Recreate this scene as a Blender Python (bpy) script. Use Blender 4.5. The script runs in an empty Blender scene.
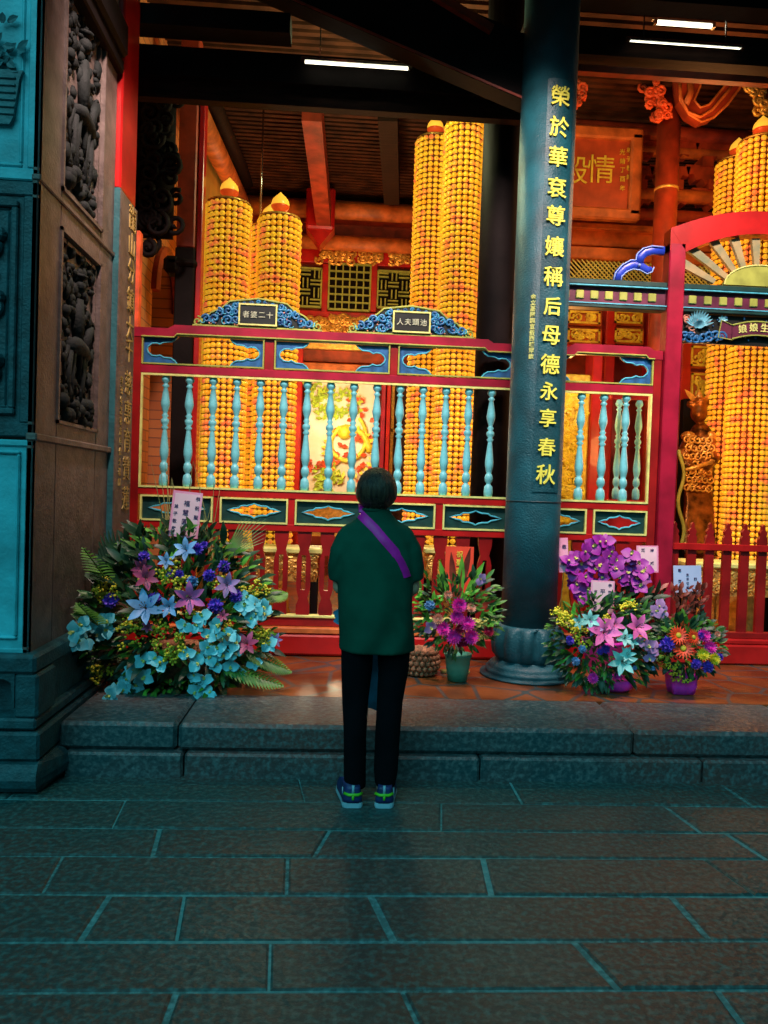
import bpy, math, random
from mathutils import Vector, Matrix
C = bpy.context.scene.collection
R = random.Random(7)
PI = math.pi
# ---------------------------------------------------------------- camera
YAW, PIT, ROL, F = math.radians(3.39), math.radians(-1.45), math.radians(1.95), 764.5
CZ = 1.43
def at(px, py, Y):
    """where the sight line through a photo pixel meets the upright plane at distance Y"""
    a, b = px-384, py-512
    c, s = math.cos(ROL), math.sin(ROL)
    u = c*a+s*b; v = -s*a+c*b
    x, y, z = u/F, 1.0, -v/F
    c, s = math.cos(PIT), math.sin(PIT); y, z = c*y-s*z, s*y+c*z
    c, s = math.cos(YAW), math.sin(YAW); x, y = c*x+s*y, -s*x+c*y
    t = Y/y
    return Vector((x*t, Y, CZ+z*t))
cam = bpy.data.cameras.new('camera'); camo = bpy.data.objects.new('camera', cam); C.objects.link(camo)
cam.sensor_fit = 'HORIZONTAL'; cam.sensor_width = 36.0; cam.lens = F/768*36.0; cam.clip_end = 200
fw = Vector((math.sin(YAW)*math.cos(PIT), math.cos(YAW)*math.cos(PIT), math.sin(PIT)))
rt = Vector((math.cos(YAW), -math.sin(YAW), 0)); up = rt.cross(fw)
# content is rolled clockwise
r2 = rt*math.cos(ROL)+up*math.sin(ROL); u2 = up*math.cos(ROL)-rt*math.sin(ROL)
M = Matrix((r2, u2, -fw)).transposed().to_4x4(); M.translation = Vector((0, 0, CZ))
camo.matrix_world = M
bpy.context.scene.camera = camo
# ---------------------------------------------------------------- materials
def mat(name, col, rough=.6, metal=0, var=.25, scale=8, bump=.15, bscale=None, emit=None, es=0, col2=None, spec=.5, coat=0, stretch=None, sheen=0):
    m = bpy.data.materials.new(name); m.use_nodes = True
    nt = m.node_tree; b = nt.nodes['Principled BSDF']
    tc = nt.nodes.new('ShaderNodeTexCoord'); mp = nt.nodes.new('ShaderNodeMapping')
    nt.links.new(tc.outputs['Object'], mp.inputs[0])
    if stretch: mp.inputs['Scale'].default_value = stretch
    n = nt.nodes.new('ShaderNodeTexNoise'); n.inputs['Scale'].default_value = scale; n.inputs['Detail'].default_value = 6
    nt.links.new(mp.outputs[0], n.inputs['Vector'])
    cr = nt.nodes.new('ShaderNodeValToRGB')
    a = [c*(1-var) for c in col]; d = list(col2) if col2 else [min(1, c*(1+var)) for c in col]
    cr.color_ramp.elements[0].position = .35; cr.color_ramp.elements[1].position = .65
    cr.color_ramp.elements[0].color = (*a, 1); cr.color_ramp.elements[1].color = (*d, 1)
    nt.links.new(n.outputs['Fac'], cr.inputs[0]); nt.links.new(cr.outputs[0], b.inputs['Base Color'])
    b.inputs['Roughness'].default_value = rough; b.inputs['Metallic'].default_value = metal
    b.inputs['Specular IOR Level'].default_value = spec; b.inputs['Coat Weight'].default_value = coat
    if bump:
        n2 = nt.nodes.new('ShaderNodeTexNoise'); n2.inputs['Scale'].default_value = bscale or scale*5; n2.inputs['Detail'].default_value = 5
        nt.links.new(mp.outputs[0], n2.inputs['Vector'])
        bp = nt.nodes.new('ShaderNodeBump'); bp.inputs['Strength'].default_value = bump; bp.inputs['Distance'].default_value = .01
        nt.links.new(n2.outputs['Fac'], bp.inputs['Height']); nt.links.new(bp.outputs[0], b.inputs['Normal'])
    if emit:
        b.inputs['Emission Color'].default_value = (*emit, 1); b.inputs['Emission Strength'].default_value = es
    return m
M_ = {}
def mk(k, *a, **kw): M_[k] = mat(k, *a, **kw)
mk('granite_dark', (.012, .075, .09), .55, var=.35, scale=14, bump=.5, bscale=70)
mk('granite_grey', (.13, .10, .09), .5, var=.3, scale=10, bump=.4, bscale=60)
mk('granite_pale', (.06, .50, .58), .5, var=.25, scale=6, bump=.3, bscale=60)
mk('granite_mid', (.025, .14, .16), .5, var=.3, scale=6, bump=.4, bscale=60)
mk('granite_carved', (.012, .017, .017), .75, spec=.2, var=.3, scale=12, bump=.4)
mk('column_stone', (.005, .075, .10), .5, var=.35, scale=5, bump=.45, bscale=90)
mk('gold_paint2', (.95, .92, .12), .45, var=.15, scale=20, bump=.05)
mk('gold_dull', (.42, .30, .09), .5, var=.3, scale=20, bump=.05)
mk('gold_paint', (.85, .72, .18), .45, var=.15, scale=20, bump=.05)
mk('gold_pale', (.75, .80, .25), .45, var=.15, scale=20, bump=.05)
mk('gold_metal', (.85, .50, .12), .35, metal=.6, var=.3, scale=20, bump=.2)
mk('red_lacquer', (.27, .008, .008), .35, var=.3, scale=5, bump=.08, coat=.2)
mk('red_bright', (.46, .010, .010), .33, var=.2, scale=6, bump=.06, coat=.3)
mk('red_rose', (.34, .008, .035), .35, var=.25, scale=6, bump=.06, coat=.2)
mk('red_wood', (.30, .035, .012), .5, var=.4, scale=6, bump=.2)
mk('orange_wood', (.55, .14, .03), .5, var=.4, scale=6, bump=.2)
mk('dark_wood', (.020, .008, .005), .7, spec=.15, var=.4, scale=5, bump=.3, stretch=(1, 6, 6))
mk('black_wood', (.006, .004, .004), .7, spec=.15, var=.4, scale=5, bump=.2)
mk('rafter', (.055, .018, .008), .7, spec=.2, var=.5, scale=5, bump=.3)
mk('baluster_paint', (.17, .62, .70), .4, var=.15, scale=20, bump=.1)
mk('blue_paint', (.015, .11, .30), .45, var=.35, scale=18, bump=.1)
mk('cyan_paint', (.08, .50, .66), .45, var=.2, scale=20, bump=.05)
mk('green_panel', (.006, .045, .042), .45, var=.3, scale=15, bump=.1)
mk('royal_blue', (.02, .06, .55), .35, var=.2, scale=10, bump=.05)
mk('pale_blue', (.25, .42, .85), .4, var=.1, scale=10, bump=.05)
mk('pink_paint', (.75, .32, .22), .45, var=.3, scale=30, bump=.05)
mk('sign_black', (.012, .014, .012), .4, var=.2, scale=10, bump=.02)
mk('sign_plum', (.12, .02, .05), .4, var=.3, scale=10, bump=.05)
mk('green_gold', (.36, .42, .08), .4, var=.2, scale=10, bump=.05)
mk('ray_paint', (.30, .36, .20), .4, var=.3, scale=10, bump=.05, col2=(.45, .35, .16))
mk('dark_green', (.008, .05, .045), .4, var=.3, scale=10, bump=.05)
mk('yellow_wall', (.62, .38, .06), .8, var=.25, scale=2, bump=.1)
mk('brown_wicker', (.30, .14, .07), .7, var=.5, scale=60, bump=.6, bscale=80)
mk('board_red', (.45, .07, .02), .5, var=.25, scale=6, bump=.1)
mk('chrome', (.5, .5, .5), .2, metal=1, var=.05)
# ---------------------------------------------------------------- mesh building
class MB:
    def __init__(s): s.v = []; s.f = []; s.m = []
    def add(s, vs, fs, mi=0):
        o = len(s.v); s.v += [tuple(v) for v in vs]; s.f += [tuple(i+o for i in f) for f in fs]; s.m += [mi]*len(fs)
        return s
    def box(s, x0, x1, y0, y1, z0, z1, mi=0, bev=0):
        if bev:
            b = bev
            vs = []
            for z, k in ((z0, b), (z0+b, 0), (z1-b, 0), (z1, b)):
                vs += [(x0+b, y0+k, z), (x1-b, y0+k, z), (x1-k, y0+b, z), (x1-k, y1-b, z), (x1-b, y1-k, z), (x0+b, y1-k, z), (x0+k, y1-b, z), (x0+k, y0+b, z)]
            fs = [tuple(range(7, -1, -1)), tuple(range(24, 32))]
            for r in range(3):
                for i in range(8): j = (i+1) % 8; fs.append((r*8+i, r*8+j, r*8+8+j, r*8+8+i))
            return s.add(vs, fs, mi)
        return s.add([(x0, y0, z0), (x1, y0, z0), (x1, y1, z0), (x0, y1, z0), (x0, y0, z1), (x1, y0, z1), (x1, y1, z1), (x0, y1, z1)],
                     [(3, 2, 1, 0), (4, 5, 6, 7), (0, 1, 5, 4), (1, 2, 6, 5), (2, 3, 7, 6), (3, 0, 4, 7)], mi)
    def beam(s, p0, p1, w, h, mi=0):
        p0, p1 = Vector(p0), Vector(p1); d = (p1-p0).normalized()
        a = d.cross(Vector((0, 0, 1)));  a = a.normalized() if a.length > .01 else Vector((1, 0, 0))
        b = a.cross(d).normalized(); vs = []
        for p in (p0, p1):
            for i, j in ((-1, -1), (1, -1), (1, 1), (-1, 1)): vs.append(p+a*(i*w/2)+b*(j*h/2))
        return s.add(vs, [(3, 2, 1, 0), (4, 5, 6, 7), (0, 1, 5, 4), (1, 2, 6, 5), (2, 3, 7, 6), (3, 0, 4, 7)], mi)
    def lathe(s, prof, c=(0, 0, 0), n=24, mi=0, sx=1, sy=1):
        vs = []; fs = []
        for r, z in prof:
            for i in range(n): a = 2*PI*i/n; vs.append((c[0]+r*sx*math.cos(a), c[1]+r*sy*math.sin(a), c[2]+z))
        for k in range(len(prof)-1):
            for i in range(n): j = (i+1) % n; fs.append((k*n+i, k*n+j, k*n+n+j, k*n+n+i))
        fs.append(tuple(range(n-1, -1, -1))); fs.append(tuple(range((len(prof)-1)*n, len(prof)*n)))
        return s.add(vs, fs, mi)
    def tube(s, pts, r, n=8, mi=0, closed=False, flat=1):
        pts = [Vector(p) for p in pts]; L = len(pts)
        rr = r if isinstance(r, (list, tuple)) else [r]*L
        vs = []; fs = []; pa = None
        for k, p in enumerate(pts):
            q0 = pts[(k-1) % L] if closed or k else pts[0]; q1 = pts[(k+1) % L] if closed or k < L-1 else pts[-1]
            d = (q1-q0); d = d.normalized() if d.length > 1e-9 else Vector((0, 0, 1))
            if pa is None:
                a = d.cross(Vector((0, 1, 0)))
                if a.length < .1: a = d.cross(Vector((1, 0, 0)))
            else: a = pa-d*pa.dot(d)
            a.normalize(); pa = a; b = d.cross(a)
            for i in range(n): t = 2*PI*i/n; vs.append(p+a*(math.cos(t)*rr[k])+b*(math.sin(t)*rr[k]*flat))
        for k in range(L if closed else L-1):
            k2 = (k+1) % L
            for i in range(n): j = (i+1) % n; fs.append((k*n+i, k*n+j, k2*n+j, k2*n+i))
        if not closed: fs.append(tuple(range(n-1, -1, -1))); fs.append(tuple(range((L-1)*n, L*n)))
        return s.add(vs, fs, mi)
    def prism(s, poly, y0, y1, mi=0):
        """poly of (x,z) pushed from y0 to y1"""
        n = len(poly); vs = [(x, y0, z) for x, z in poly]+[(x, y1, z) for x, z in poly]
        fs = [tuple(range(n)), tuple(range(2*n-1, n-1, -1))]
        for i in range(n): j = (i+1) % n; fs.append((i, i+n, j+n, j))
        return s.add(vs, fs, mi)
    def ball(s, c, r, n=10, k=6, mi=0, sz=1, sy=1):
        vs = [(c[0], c[1], c[2]-r*sz)]; fs = []
        for a in range(1, k):
            t = -PI/2+PI*a/k
            for i in range(n): q = 2*PI*i/n; vs.append((c[0]+r*math.cos(t)*math.cos(q), c[1]+r*sy*math.cos(t)*math.sin(q), c[2]+r*sz*math.sin(t)))
        vs.append((c[0], c[1], c[2]+r*sz)); T = len(vs)-1
        for i in range(n):
            j = (i+1) % n; fs.append((0, 1+j, 1+i)); fs.append((T, T-n+i, T-n+j))
            for a in range(k-2): fs.append((1+a*n+i, 1+a*n+j, 1+(a+1)*n+j, 1+(a+1)*n+i))
        return s.add(vs, fs, mi)
    def petal(s, base, d, nrm, L, W, curl=.2, mi=0, seg=4, tip=1.0, th=0):
        """leaf or petal blade; curl bends it towards nrm"""
        base, d, nrm = Vector(base), Vector(d).normalized(), Vector(nrm).normalized()
        sd = d.cross(nrm)
        if sd.length < .01: sd = d.orthogonal()
        sd.normalize(); nrm = sd.cross(d).normalized(); vs = []; fs = []
        for k in range(seg+1):
            t = k/seg; w = W*(math.sin(PI*min(1, .08+.92*t**tip))**.8)*.5
            if k == seg: w = W*.04
            c = base+d*(L*t)+nrm*(curl*L*t*t)
            cup = W*.12*math.sin(PI*t)
            vs += [c-sd*w+nrm*cup, c, c+sd*w+nrm*cup]
        for k in range(seg):
            for i in (0, 1): fs.append((k*3+i, k*3+i+1, k*3+i+4, k*3+i+3))
        return s.add(vs, fs, mi)
    def mesh(s, name, mats, smooth=False, off=(0, 0, 0)):
        me = bpy.data.meshes.new(name)
        o = Vector(off); me.from_pydata([(v[0]-o.x, v[1]-o.y, v[2]-o.z) for v in s.v], [], s.f)
        for m in (mats if isinstance(mats, (list, tuple)) else [mats]): me.materials.append(M_[m] if isinstance(m, str) else m)
        me.polygons.foreach_set('material_index', s.m)
        if smooth: me.polygons.foreach_set('use_smooth', [True]*len(s.f))
        me.update(); return me
    def build(s, name, mats, parent=None, smooth=False, loc=None):
        """world-space verts; the object's origin goes to parent's origin (or to loc)"""
        if parent is not None:
            w = wloc(parent); o = bpy.data.objects.new(name, s.mesh(name, mats, smooth, w)); o.parent = parent
        else:
            w = Vector(loc) if loc is not None else Vector((0, 0, 0))
            o = bpy.data.objects.new(name, s.mesh(name, mats, smooth, w)); o.location = w
        C.objects.link(o); return o
def wloc(o):
    p = Vector((0, 0, 0))
    while o is not None: p += o.location; o = o.parent
    return p
def tag(o, label, cat, group=None, kind=None):
    o['label'] = label; o['category'] = cat
    if group: o['group'] = group
    if kind: o['kind'] = kind
    return o
def thing(name, label, cat, loc=(0, 0, 0), group=None):
    o = bpy.data.objects.new(name, None); C.objects.link(o); o.location = loc; o.empty_display_size = .1
    return tag(o, label, cat, group)
def struct(o): o['kind'] = 'structure'; return o
def put(name, me, parent, loc, rot=None, sc=1):
    """an object of its own that shares mesh me; loc in world space"""
    o = bpy.data.objects.new(name, me); C.objects.link(o)
    if parent is not None: o.parent = parent; loc = Vector(loc)-wloc(parent)
    o.location = loc
    if rot is not None: o.rotation_euler = rot.to_euler() if hasattr(rot, 'to_euler') else rot
    o.scale = (sc, sc, sc) if not isinstance(sc, (tuple, list)) else sc
    return o
def facing(n, spin=0):
    q = Vector(n).to_track_quat('Z', 'Y'); return q @ Matrix.Rotation(spin, 3, 'Z').to_quaternion()
def copy_tree(o, parent=None):
    c = o.copy(); C.objects.link(c)
    if parent is not None: c.parent = parent
    for ch in list(o.children): copy_tree(ch, c)
    return c
_tc = {}
def text_mesh(ch, size, bold=.0, ext=.004, font_m='gold_pale'):
    k = (ch, size, bold, ext, font_m)
    if k in _tc: return _tc[k]
    cu = bpy.data.curves.new('glyph', 'FONT'); cu.body = ch; cu.size = size; cu.extrude = ext; cu.offset = bold
    cu.align_x = 'CENTER'; cu.align_y = 'CENTER'; cu.resolution_u = 3
    to = bpy.data.objects.new('glyph', cu); C.objects.link(to); bpy.context.view_layer.update()
    me = bpy.data.meshes.new_from_object(to.evaluated_get(bpy.context.evaluated_depsgraph_get()))
    bpy.data.objects.remove(to); me.materials.clear(); me.materials.append(M_[font_m]); 
    # centre the glyph on its own box
    if len(me.vertices):
        xs = [v.co.x for v in me.vertices]; ys = [v.co.y for v in me.vertices]; cx, cy = (min(xs)+max(xs))/2, (min(ys)+max(ys))/2
        for v in me.vertices: v.co.x -= cx; v.co.y -= cy
    _tc[k] = me; return me
def writing(name, items, parent, m, bold=0, ext=.003, label=None):
    """items: (char, centre, size, right vector, up vector); all glyphs go in ONE mesh"""
    mb = MB()
    for ch, c, size, rv, uv in items:
        me = text_mesh(ch, size, bold, ext, m); rv = Vector(rv).normalized(); uv = Vector(uv).normalized(); nv = rv.cross(uv)
        c = Vector(c)
        mb.add([c+rv*v.co.x+uv*v.co.y+nv*v.co.z for v in me.vertices], [tuple(p.vertices) for p in me.polygons])
    o = mb.build(name, m, parent)
    if label: o['label'] = label
    return o
X_ = Vector((1, 0, 0)); Z_ = Vector((0, 0, 1))
def spiral(cx, cz, r0, turns, y, n=22, a0=0, sg=1):
    return [(cx+r0*(1-.8*t/n)*math.cos(a0+sg*2*PI*turns*t/n), y, cz+r0*(1-.8*t/n)*math.sin(a0+sg*2*PI*turns*t/n)) for t in range(n+1)]
def boolean_cut(*a): pass
def remeshed(mb, name, mats, parent, voxel=.012, smooth=6, loc=None):
    """join overlapping solids into one continuous skin"""
    o = mb.build('tmp', mats, None)
    md = o.modifiers.new('r', 'REMESH'); md.mode = 'VOXEL'; md.voxel_size = voxel
    ms = o.modifiers.new('s', 'SMOOTH'); ms.iterations = smooth; ms.factor = .5
    bpy.context.view_layer.update()
    me = bpy.data.meshes.new_from_object(o.evaluated_get(bpy.context.evaluated_depsgraph_get())); me.name = name
    bpy.data.objects.remove(o); me.materials.clear()
    for m in (mats if isinstance(mats, (list, tuple)) else [mats]): me.materials.append(M_[m])
    w = wloc(parent) if parent is not None else Vector(loc or (0, 0, 0))
    for v in me.vertices: v.co -= w
    me.polygons.foreach_set('use_smooth', [True]*len(me.polygons)); me.polygons.foreach_set('material_index', [0]*len(me.polygons))
    n = bpy.data.objects.new(name, me); C.objects.link(n)
    if parent is not None: n.parent = parent
    else: n.location = w
    return n
# ---------------------------------------------------------------- the setting
def slab_mat(name, c1, c2, c3, rough, bump, teal=None):
    m = bpy.data.materials.new(name); m.use_nodes = True; nt = m.node_tree; b = nt.nodes['Principled BSDF']; L = nt.links
    tc = nt.nodes.new('ShaderNodeTexCoord')
    def noise(sc, det=6):
        n = nt.nodes.new('ShaderNodeTexNoise'); n.inputs['Scale'].default_value = sc; n.inputs['Detail'].default_value = det; L.new(tc.outputs['Object'], n.inputs['Vector']); return n
    a = noise(1.3); f = noise(45, 8); r1 = nt.nodes.new('ShaderNodeValToRGB'); r1.color_ramp.elements[0].position = .4; r1.color_ramp.elements[1].position = .62
    r1.color_ramp.elements[0].color = (*c1, 1); r1.color_ramp.elements[1].color = (*c2, 1); L.new(a.outputs['Fac'], r1.inputs[0])
    r2_ = nt.nodes.new('ShaderNodeValToRGB'); r2_.color_ramp.elements[0].position = .45; r2_.color_ramp.elements[1].position = .7
    r2_.color_ramp.elements[0].color = (0, 0, 0, 1); r2_.color_ramp.elements[1].color = (1, 1, 1, 1); L.new(f.outputs['Fac'], r2_.inputs[0])
    mx = nt.nodes.new('ShaderNodeMix'); mx.data_type = 'RGBA'; L.new(r2_.outputs[0], mx.inputs['Factor']); L.new(r1.outputs[0], mx.inputs['A']); mx.inputs['B'].default_value = (*c3, 1)
    L.new(mx.outputs['Result'], b.inputs['Base Color'])
    rr = nt.nodes.new('ShaderNodeMapRange'); rr.inputs['To Min'].default_value = rough-.12; rr.inputs['To Max'].default_value = rough+.15; L.new(a.outputs['Fac'], rr.inputs['Value']); L.new(rr.outputs[0], b.inputs['Roughness'])
    n3 = noise(30, 8); ad = nt.nodes.new('ShaderNodeMath'); ad.operation = 'ADD'; L.new(n3.outputs['Fac'], ad.inputs[0]); n4 = noise(6, 4); L.new(n4.outputs['Fac'], ad.inputs[1])
    bp = nt.nodes.new('ShaderNodeBump'); bp.inputs['Strength'].default_value = bump; bp.inputs['Distance'].default_value = .012
    L.new(ad.outputs[0], bp.inputs['Height']); L.new(bp.outputs[0], b.inputs['Normal'])
    M_[name] = m; return m
slab_mat('slab', (.009, .056, .058), (.060, .046, .040), (.05, .15, .15), .5, .9)  # teal of the daylight is worked into the slab colour
slab_mat('ledge_stone', (.018, .065, .075), (.10, .055, .05), (.10, .15, .155), .42, .7)  # reddish tone puts the light on the ledge into its colour
slab_mat('mortar', (.06, .28, .30), (.04, .10, .10), (.14, .38, .40), .8, .5)
# terracotta tiles with irregular joints
m = bpy.data.materials.new('terracotta'); m.use_nodes = True; nt = m.node_tree; b = nt.nodes['Principled BSDF']; L = nt.links
tc = nt.nodes.new('ShaderNodeTexCoord'); v = nt.nodes.new('ShaderNodeTexVoronoi'); v.feature = 'DISTANCE_TO_EDGE'; v.inputs['Scale'].default_value = 3.2; L.new(tc.outputs['Object'], v.inputs['Vector'])
cr = nt.nodes.new('ShaderNodeValToRGB'); cr.color_ramp.elements[0].position = .02; cr.color_ramp.elements[1].position = .05; L.new(v.outputs['Distance'], cr.inputs[0])
n = nt.nodes.new('ShaderNodeTexNoise'); n.inputs['Scale'].default_value = 3; n.inputs['Detail'].default_value = 6; L.new(tc.outputs['Object'], n.inputs['Vector'])
c2 = nt.nodes.new('ShaderNodeValToRGB'); c2.color_ramp.elements[0].color = (.10, .026, .010, 1); c2.color_ramp.elements[1].color = (.27, .08, .022, 1); c2.color_ramp.elements[0].position = .35; c2.color_ramp.elements[1].position = .65; L.new(n.outputs['Fac'], c2.inputs[0])
mx = nt.nodes.new('ShaderNodeMix'); mx.data_type = 'RGBA'; L.new(cr.outputs[0], mx.inputs['Factor']); mx.inputs['A'].default_value = (.05, .07, .07, 1); L.new(c2.outputs[0], mx.inputs['B']); L.new(mx.outputs['Result'], b.inputs['Base Color'])
b.inputs['Roughness'].default_value = .28
bp = nt.nodes.new('ShaderNodeBump'); bp.inputs['Strength'].default_value = .5; bp.inputs['Distance'].default_value = .02; L.new(n.outputs['Fac'], bp.inputs['Height']); L.new(bp.outputs[0], b.inputs['Normal'])
M_['terracotta'] = m
# brick wall
m = bpy.data.materials.new('brick_red'); m.use_nodes = True; nt = m.node_tree; b = nt.nodes['Principled BSDF']; L = nt.links
tc = nt.nodes.new('ShaderNodeTexCoord'); sp = nt.nodes.new('ShaderNodeSeparateXYZ'); cb = nt.nodes.new('ShaderNodeCombineXYZ'); L.new(tc.outputs['Object'], sp.inputs[0])
L.new(sp.outputs['Y'], cb.inputs['X']); L.new(sp.outputs['Z'], cb.inputs['Y'])
v = nt.nodes.new('ShaderNodeTexBrick'); v.inputs['Scale'].default_value = 1; v.inputs['Brick Width'].default_value = .26; v.inputs['Row Height'].default_value = .09; v.inputs['Mortar Size'].default_value = .006
v.inputs['Color1'].default_value = (.50, .16, .05, 1); v.inputs['Color2'].default_value = (.62, .24, .07, 1); v.inputs['Mortar'].default_value = (.25, .10, .05, 1); L.new(cb.outputs[0], v.inputs['Vector']); L.new(v.outputs['Color'], b.inputs['Base Color']); b.inputs['Roughness'].default_value = .7
M_['brick_red'] = m

# courtyard paving: one continuous floor of long slabs in rows that run across
rows = [3.84, 3.49, 3.20, 2.96, 2.68, 2.40, 2.157, 1.90, 1.62, 1.35, 1.05, .75, .4, 0, -.6]
cuts = [[(300, 795), (515, 790)], [(120, 812), (440, 812)], [(156, 842), (322, 842), (742, 842)], [(52, 875), (287, 875), (487, 875), (727, 875)], [(94, 918), (180, 918), (382, 918), (691, 918)],
        [(269, 968), (598, 968)], [(169, 1010), (415, 1010), (732, 1010)]]
fl = MB(); fl.box(-6, 8, -1, 3.86, -.08, -.006, 1)
for k in range(len(rows)-1):
    y1, y0 = rows[k], rows[k+1]
    if k < len(cuts):
        xs = []
        for px, py in cuts[k]:
            p = at(px, py, 1.0); t = -CZ/(p.z-CZ); xs.append(p.x*t)
    else: xs = [-3.2+(k % 3)*.4+i*1.15+R.uniform(-.2, .2) for i in range(7)]
    if k < len(cuts): xs = [xs[0]-2.6, xs[0]-1.3]+xs+[xs[-1]+1.1, xs[-1]+2.3]
    xs = [-6]+xs+[8]; g = .006; sl = [R.uniform(-.03, .03) for _ in xs]; wob = [R.uniform(.002, .012) for _ in xs]
    for i in range(len(xs)-1):
        a0, a1, b0, b1 = xs[i]+wob[i]-sl[i], xs[i+1]-wob[i+1]-sl[i+1], xs[i]+wob[i]+sl[i], xs[i+1]-wob[i+1]+sl[i+1]
        z = R.uniform(-.003, .002); e = .008
        lo = [(a0, y0+g, -.02), (a1, y0+g, -.02), (b1, y1-g, -.02), (b0, y1-g, -.02)]
        md = [(p[0], p[1], z-.005) for p in lo]
        hi = [(a0+e, y0+g+e, z), (a1-e, y0+g+e, z), (b1-e, y1-g-e, z), (b0+e, y1-g-e, z)]
        fs = [(8, 9, 10, 11)]
        for r in (0, 4):
            for q in range(4): w = (q+1) % 4; fs.append((r+q, r+w, r+4+w, r+4+q))
        fl.add(lo+md+hi, fs, 0)
floor = struct(fl.build('floor', ['slab', 'mortar']))
# raised platform
PZ = .255
pl = MB(); e = .004
xs = [-1.30, -.72, .1, .75, 1.9, 2.9, 4.5]
for i in range(len(xs)-1): pl.box(xs[i]+e, xs[i+1]-e, 3.765+R.uniform(-.006, .006), 4.3, -.02, .118, 0, .012)
xs = [-1.34, -.76, 1.55, 2.55, 4.5]
for i in range(len(xs)-1): pl.box(xs[i]+e, xs[i+1]-e, 3.80, 4.36, .121, PZ+R.uniform(-.002, .002), 0, .018)
struct(pl.build('trim_1', 'ledge_stone'))
pf = MB(); pf.box(-2.6, 5, 4.362, 6.2, -.02, PZ-.004); struct(pf.build('platform_floor', 'terracotta'))
pf = MB(); pf.box(-3, 6, 6.2, 14, -.02, PZ-.004); struct(pf.build('hall_floor', 'terracotta'))

# left stone pier, carved, on a stepped foot
def atX(px, py, X):
    p = at(px, py, 1.0); t = X/p.x; return Vector((X, t, CZ+(p.z-CZ)*t))
PX, PY = -1.41, 3.6
zf = lambda y: at(25, y, PY).z
pier = struct(bpy.data.objects.new('stone_pier', None)); C.objects.link(pier); pier.location = (-2, 4.1, 0)
b = MB(); b.box(-2.8, PX-.03, PY+.03, 4.75, .5, 6.0); b.build('shaft', 'granite_grey', pier)
# front: pale top panel, dark middle, pale lower panel
def frame_front(b, x0, x1, z0, z1, w, t, mi=0):
    y = PY
    for i, (a, c, d, f_) in enumerate(((x0, x1, z1-w, z1), (x0, x1, z0, z0+w), (x0, x0+w, z0+w, z1-w), (x1-w, x1, z0+w, z1-w))): b.box(a, c, y-t, y+.03, d, f_, mi, .006)
b = MB(); zt, zb = 5.2, zf(180)
b.box(-2.8, PX, PY+.012, PY+.03, zb, 6.0); frame_front(b, -2.35, PX, zb, zt, .055, .0); frame_front(b, -2.28, PX-.075, zb+.06, zt-.05, .018, -.004)
fp = b.build('upper_front_panel', 'granite_pale', pier)
# vase of flowers in relief
b = MB(); vx = -1.66; v0, v1 = zf(126), zf(72)
b.prism([(vx-.10, v0), (vx+.12, v0), (vx+.135, v0+.03), (vx+.16, v1-.04), (vx+.175, v1), (vx-.17, v1), (vx-.15, v1-.04)], PY-.012, PY+.02)
for i in range(6): zz = v0+.04+i*(v1-v0-.05)/6; b.box(vx-.14, vx+.145, PY-.02, PY-.008, zz, zz+.012, 0, .003)
for i in range(60):
    a = R.uniform(.1, PI-.1); r = R.uniform(.05, .26); p = (vx+.7*r*math.cos(a), PY+R.uniform(-.012, .004), v1+r*1.05*math.sin(a))
    b.petal(p, (math.cos(a+R.uniform(-1, 1)), -.1, math.sin(a+R.uniform(-1, 1))), (0, -1, 0), R.uniform(.04, .08), .035, .1, seg=3)
b.build('vase_relief', 'granite_mid', pier)
b = MB(); z1, z0 = zf(181), zf(437)
b.box(-2.8, PX, PY+.012, PY+.03, z0, z1); frame_front(b, -2.35, PX, z0, z1, .065, 0); frame_front(b, -2.26, PX-.085, z0+.10, z1-.09, .03, .01)
frame_front(b, -2.22, PX-.125, z0+.13, z1-.12, .012, -.004)
for i in range(9):
    cz = z0+.2+i*(z1-z0-.4)/8; cx = -1.66+.06*math.sin(i*2.1)
    b.tube(spiral(cx, cz, .075, 1.3, PY-.004, a0=i, sg=1 if i % 2 else -1), .014, 6)
    b.ball((cx+.03, PY, cz+.05), .035, 8, 5)
b.build('middle_front_panel', 'granite_dark', pier)
b = MB(); z1, z0 = zf(440), zf(655)
b.box(-2.8, PX, PY+.012, PY+.03, z0, z1); frame_front(b, -2.35, PX, z0, z1, .03, 0); frame_front(b, -2.3, PX-.055, z0+.07, z1-.05, .016, .003)
b.build('lower_front_panel', 'granite_pale', pier)
# side face: stiles and rails standing proud of recessed carved panels
b = MB(); T = .035
def zs(y, px): return atX(px, y, PX)
def sidebox(Ya, Yb, za, zb_, t0=.03, t1=0): b.box(PX-t0, PX+t1, Ya, Yb, za, zb_, 0, .006)
Yn, Yf = PY, 4.75
Y1, Y2 = atX(60, 330, PX).y, atX(97, 330, PX).y
za1, za0 = atX(60, 232, PX).z, atX(60, 418, PX).z   # lower carved panel
zc1, zc0 = 3.95, atX(60, 186, PX).z+.02             # upper carved panel
sidebox(Yn, Y1-.02, .55, 6); sidebox(Y2+.02, Yf, .55, 6); sidebox(Y1-.02, Y2+.02, zc1+.03, 6); sidebox(Y1-.02, Y2+.02, za1+.02, zc0-.02); sidebox(Y1-.02, Y2+.02, .55, za0-.02)
for (a, c) in ((za0, za1), (zc0, zc1)):
    for k, w in enumerate((.0, .03)):
        t = .012-.022*k
        b.box(PX-.03, PX+t, Y1-.03+w, Y1-.012+w, a-.03+w, c+.03-w); b.box(PX-.03, PX+t, Y2+.012-w, Y2+.03-w, a-.03+w, c+.03-w)
        b.box(PX-.03, PX+t, Y1-.03+w, Y2+.03-w, a-.03+w, a-.012+w); b.box(PX-.03, PX+t, Y1-.03+w, Y2+.03-w, c+.012-w, c+.03-w)
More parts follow.
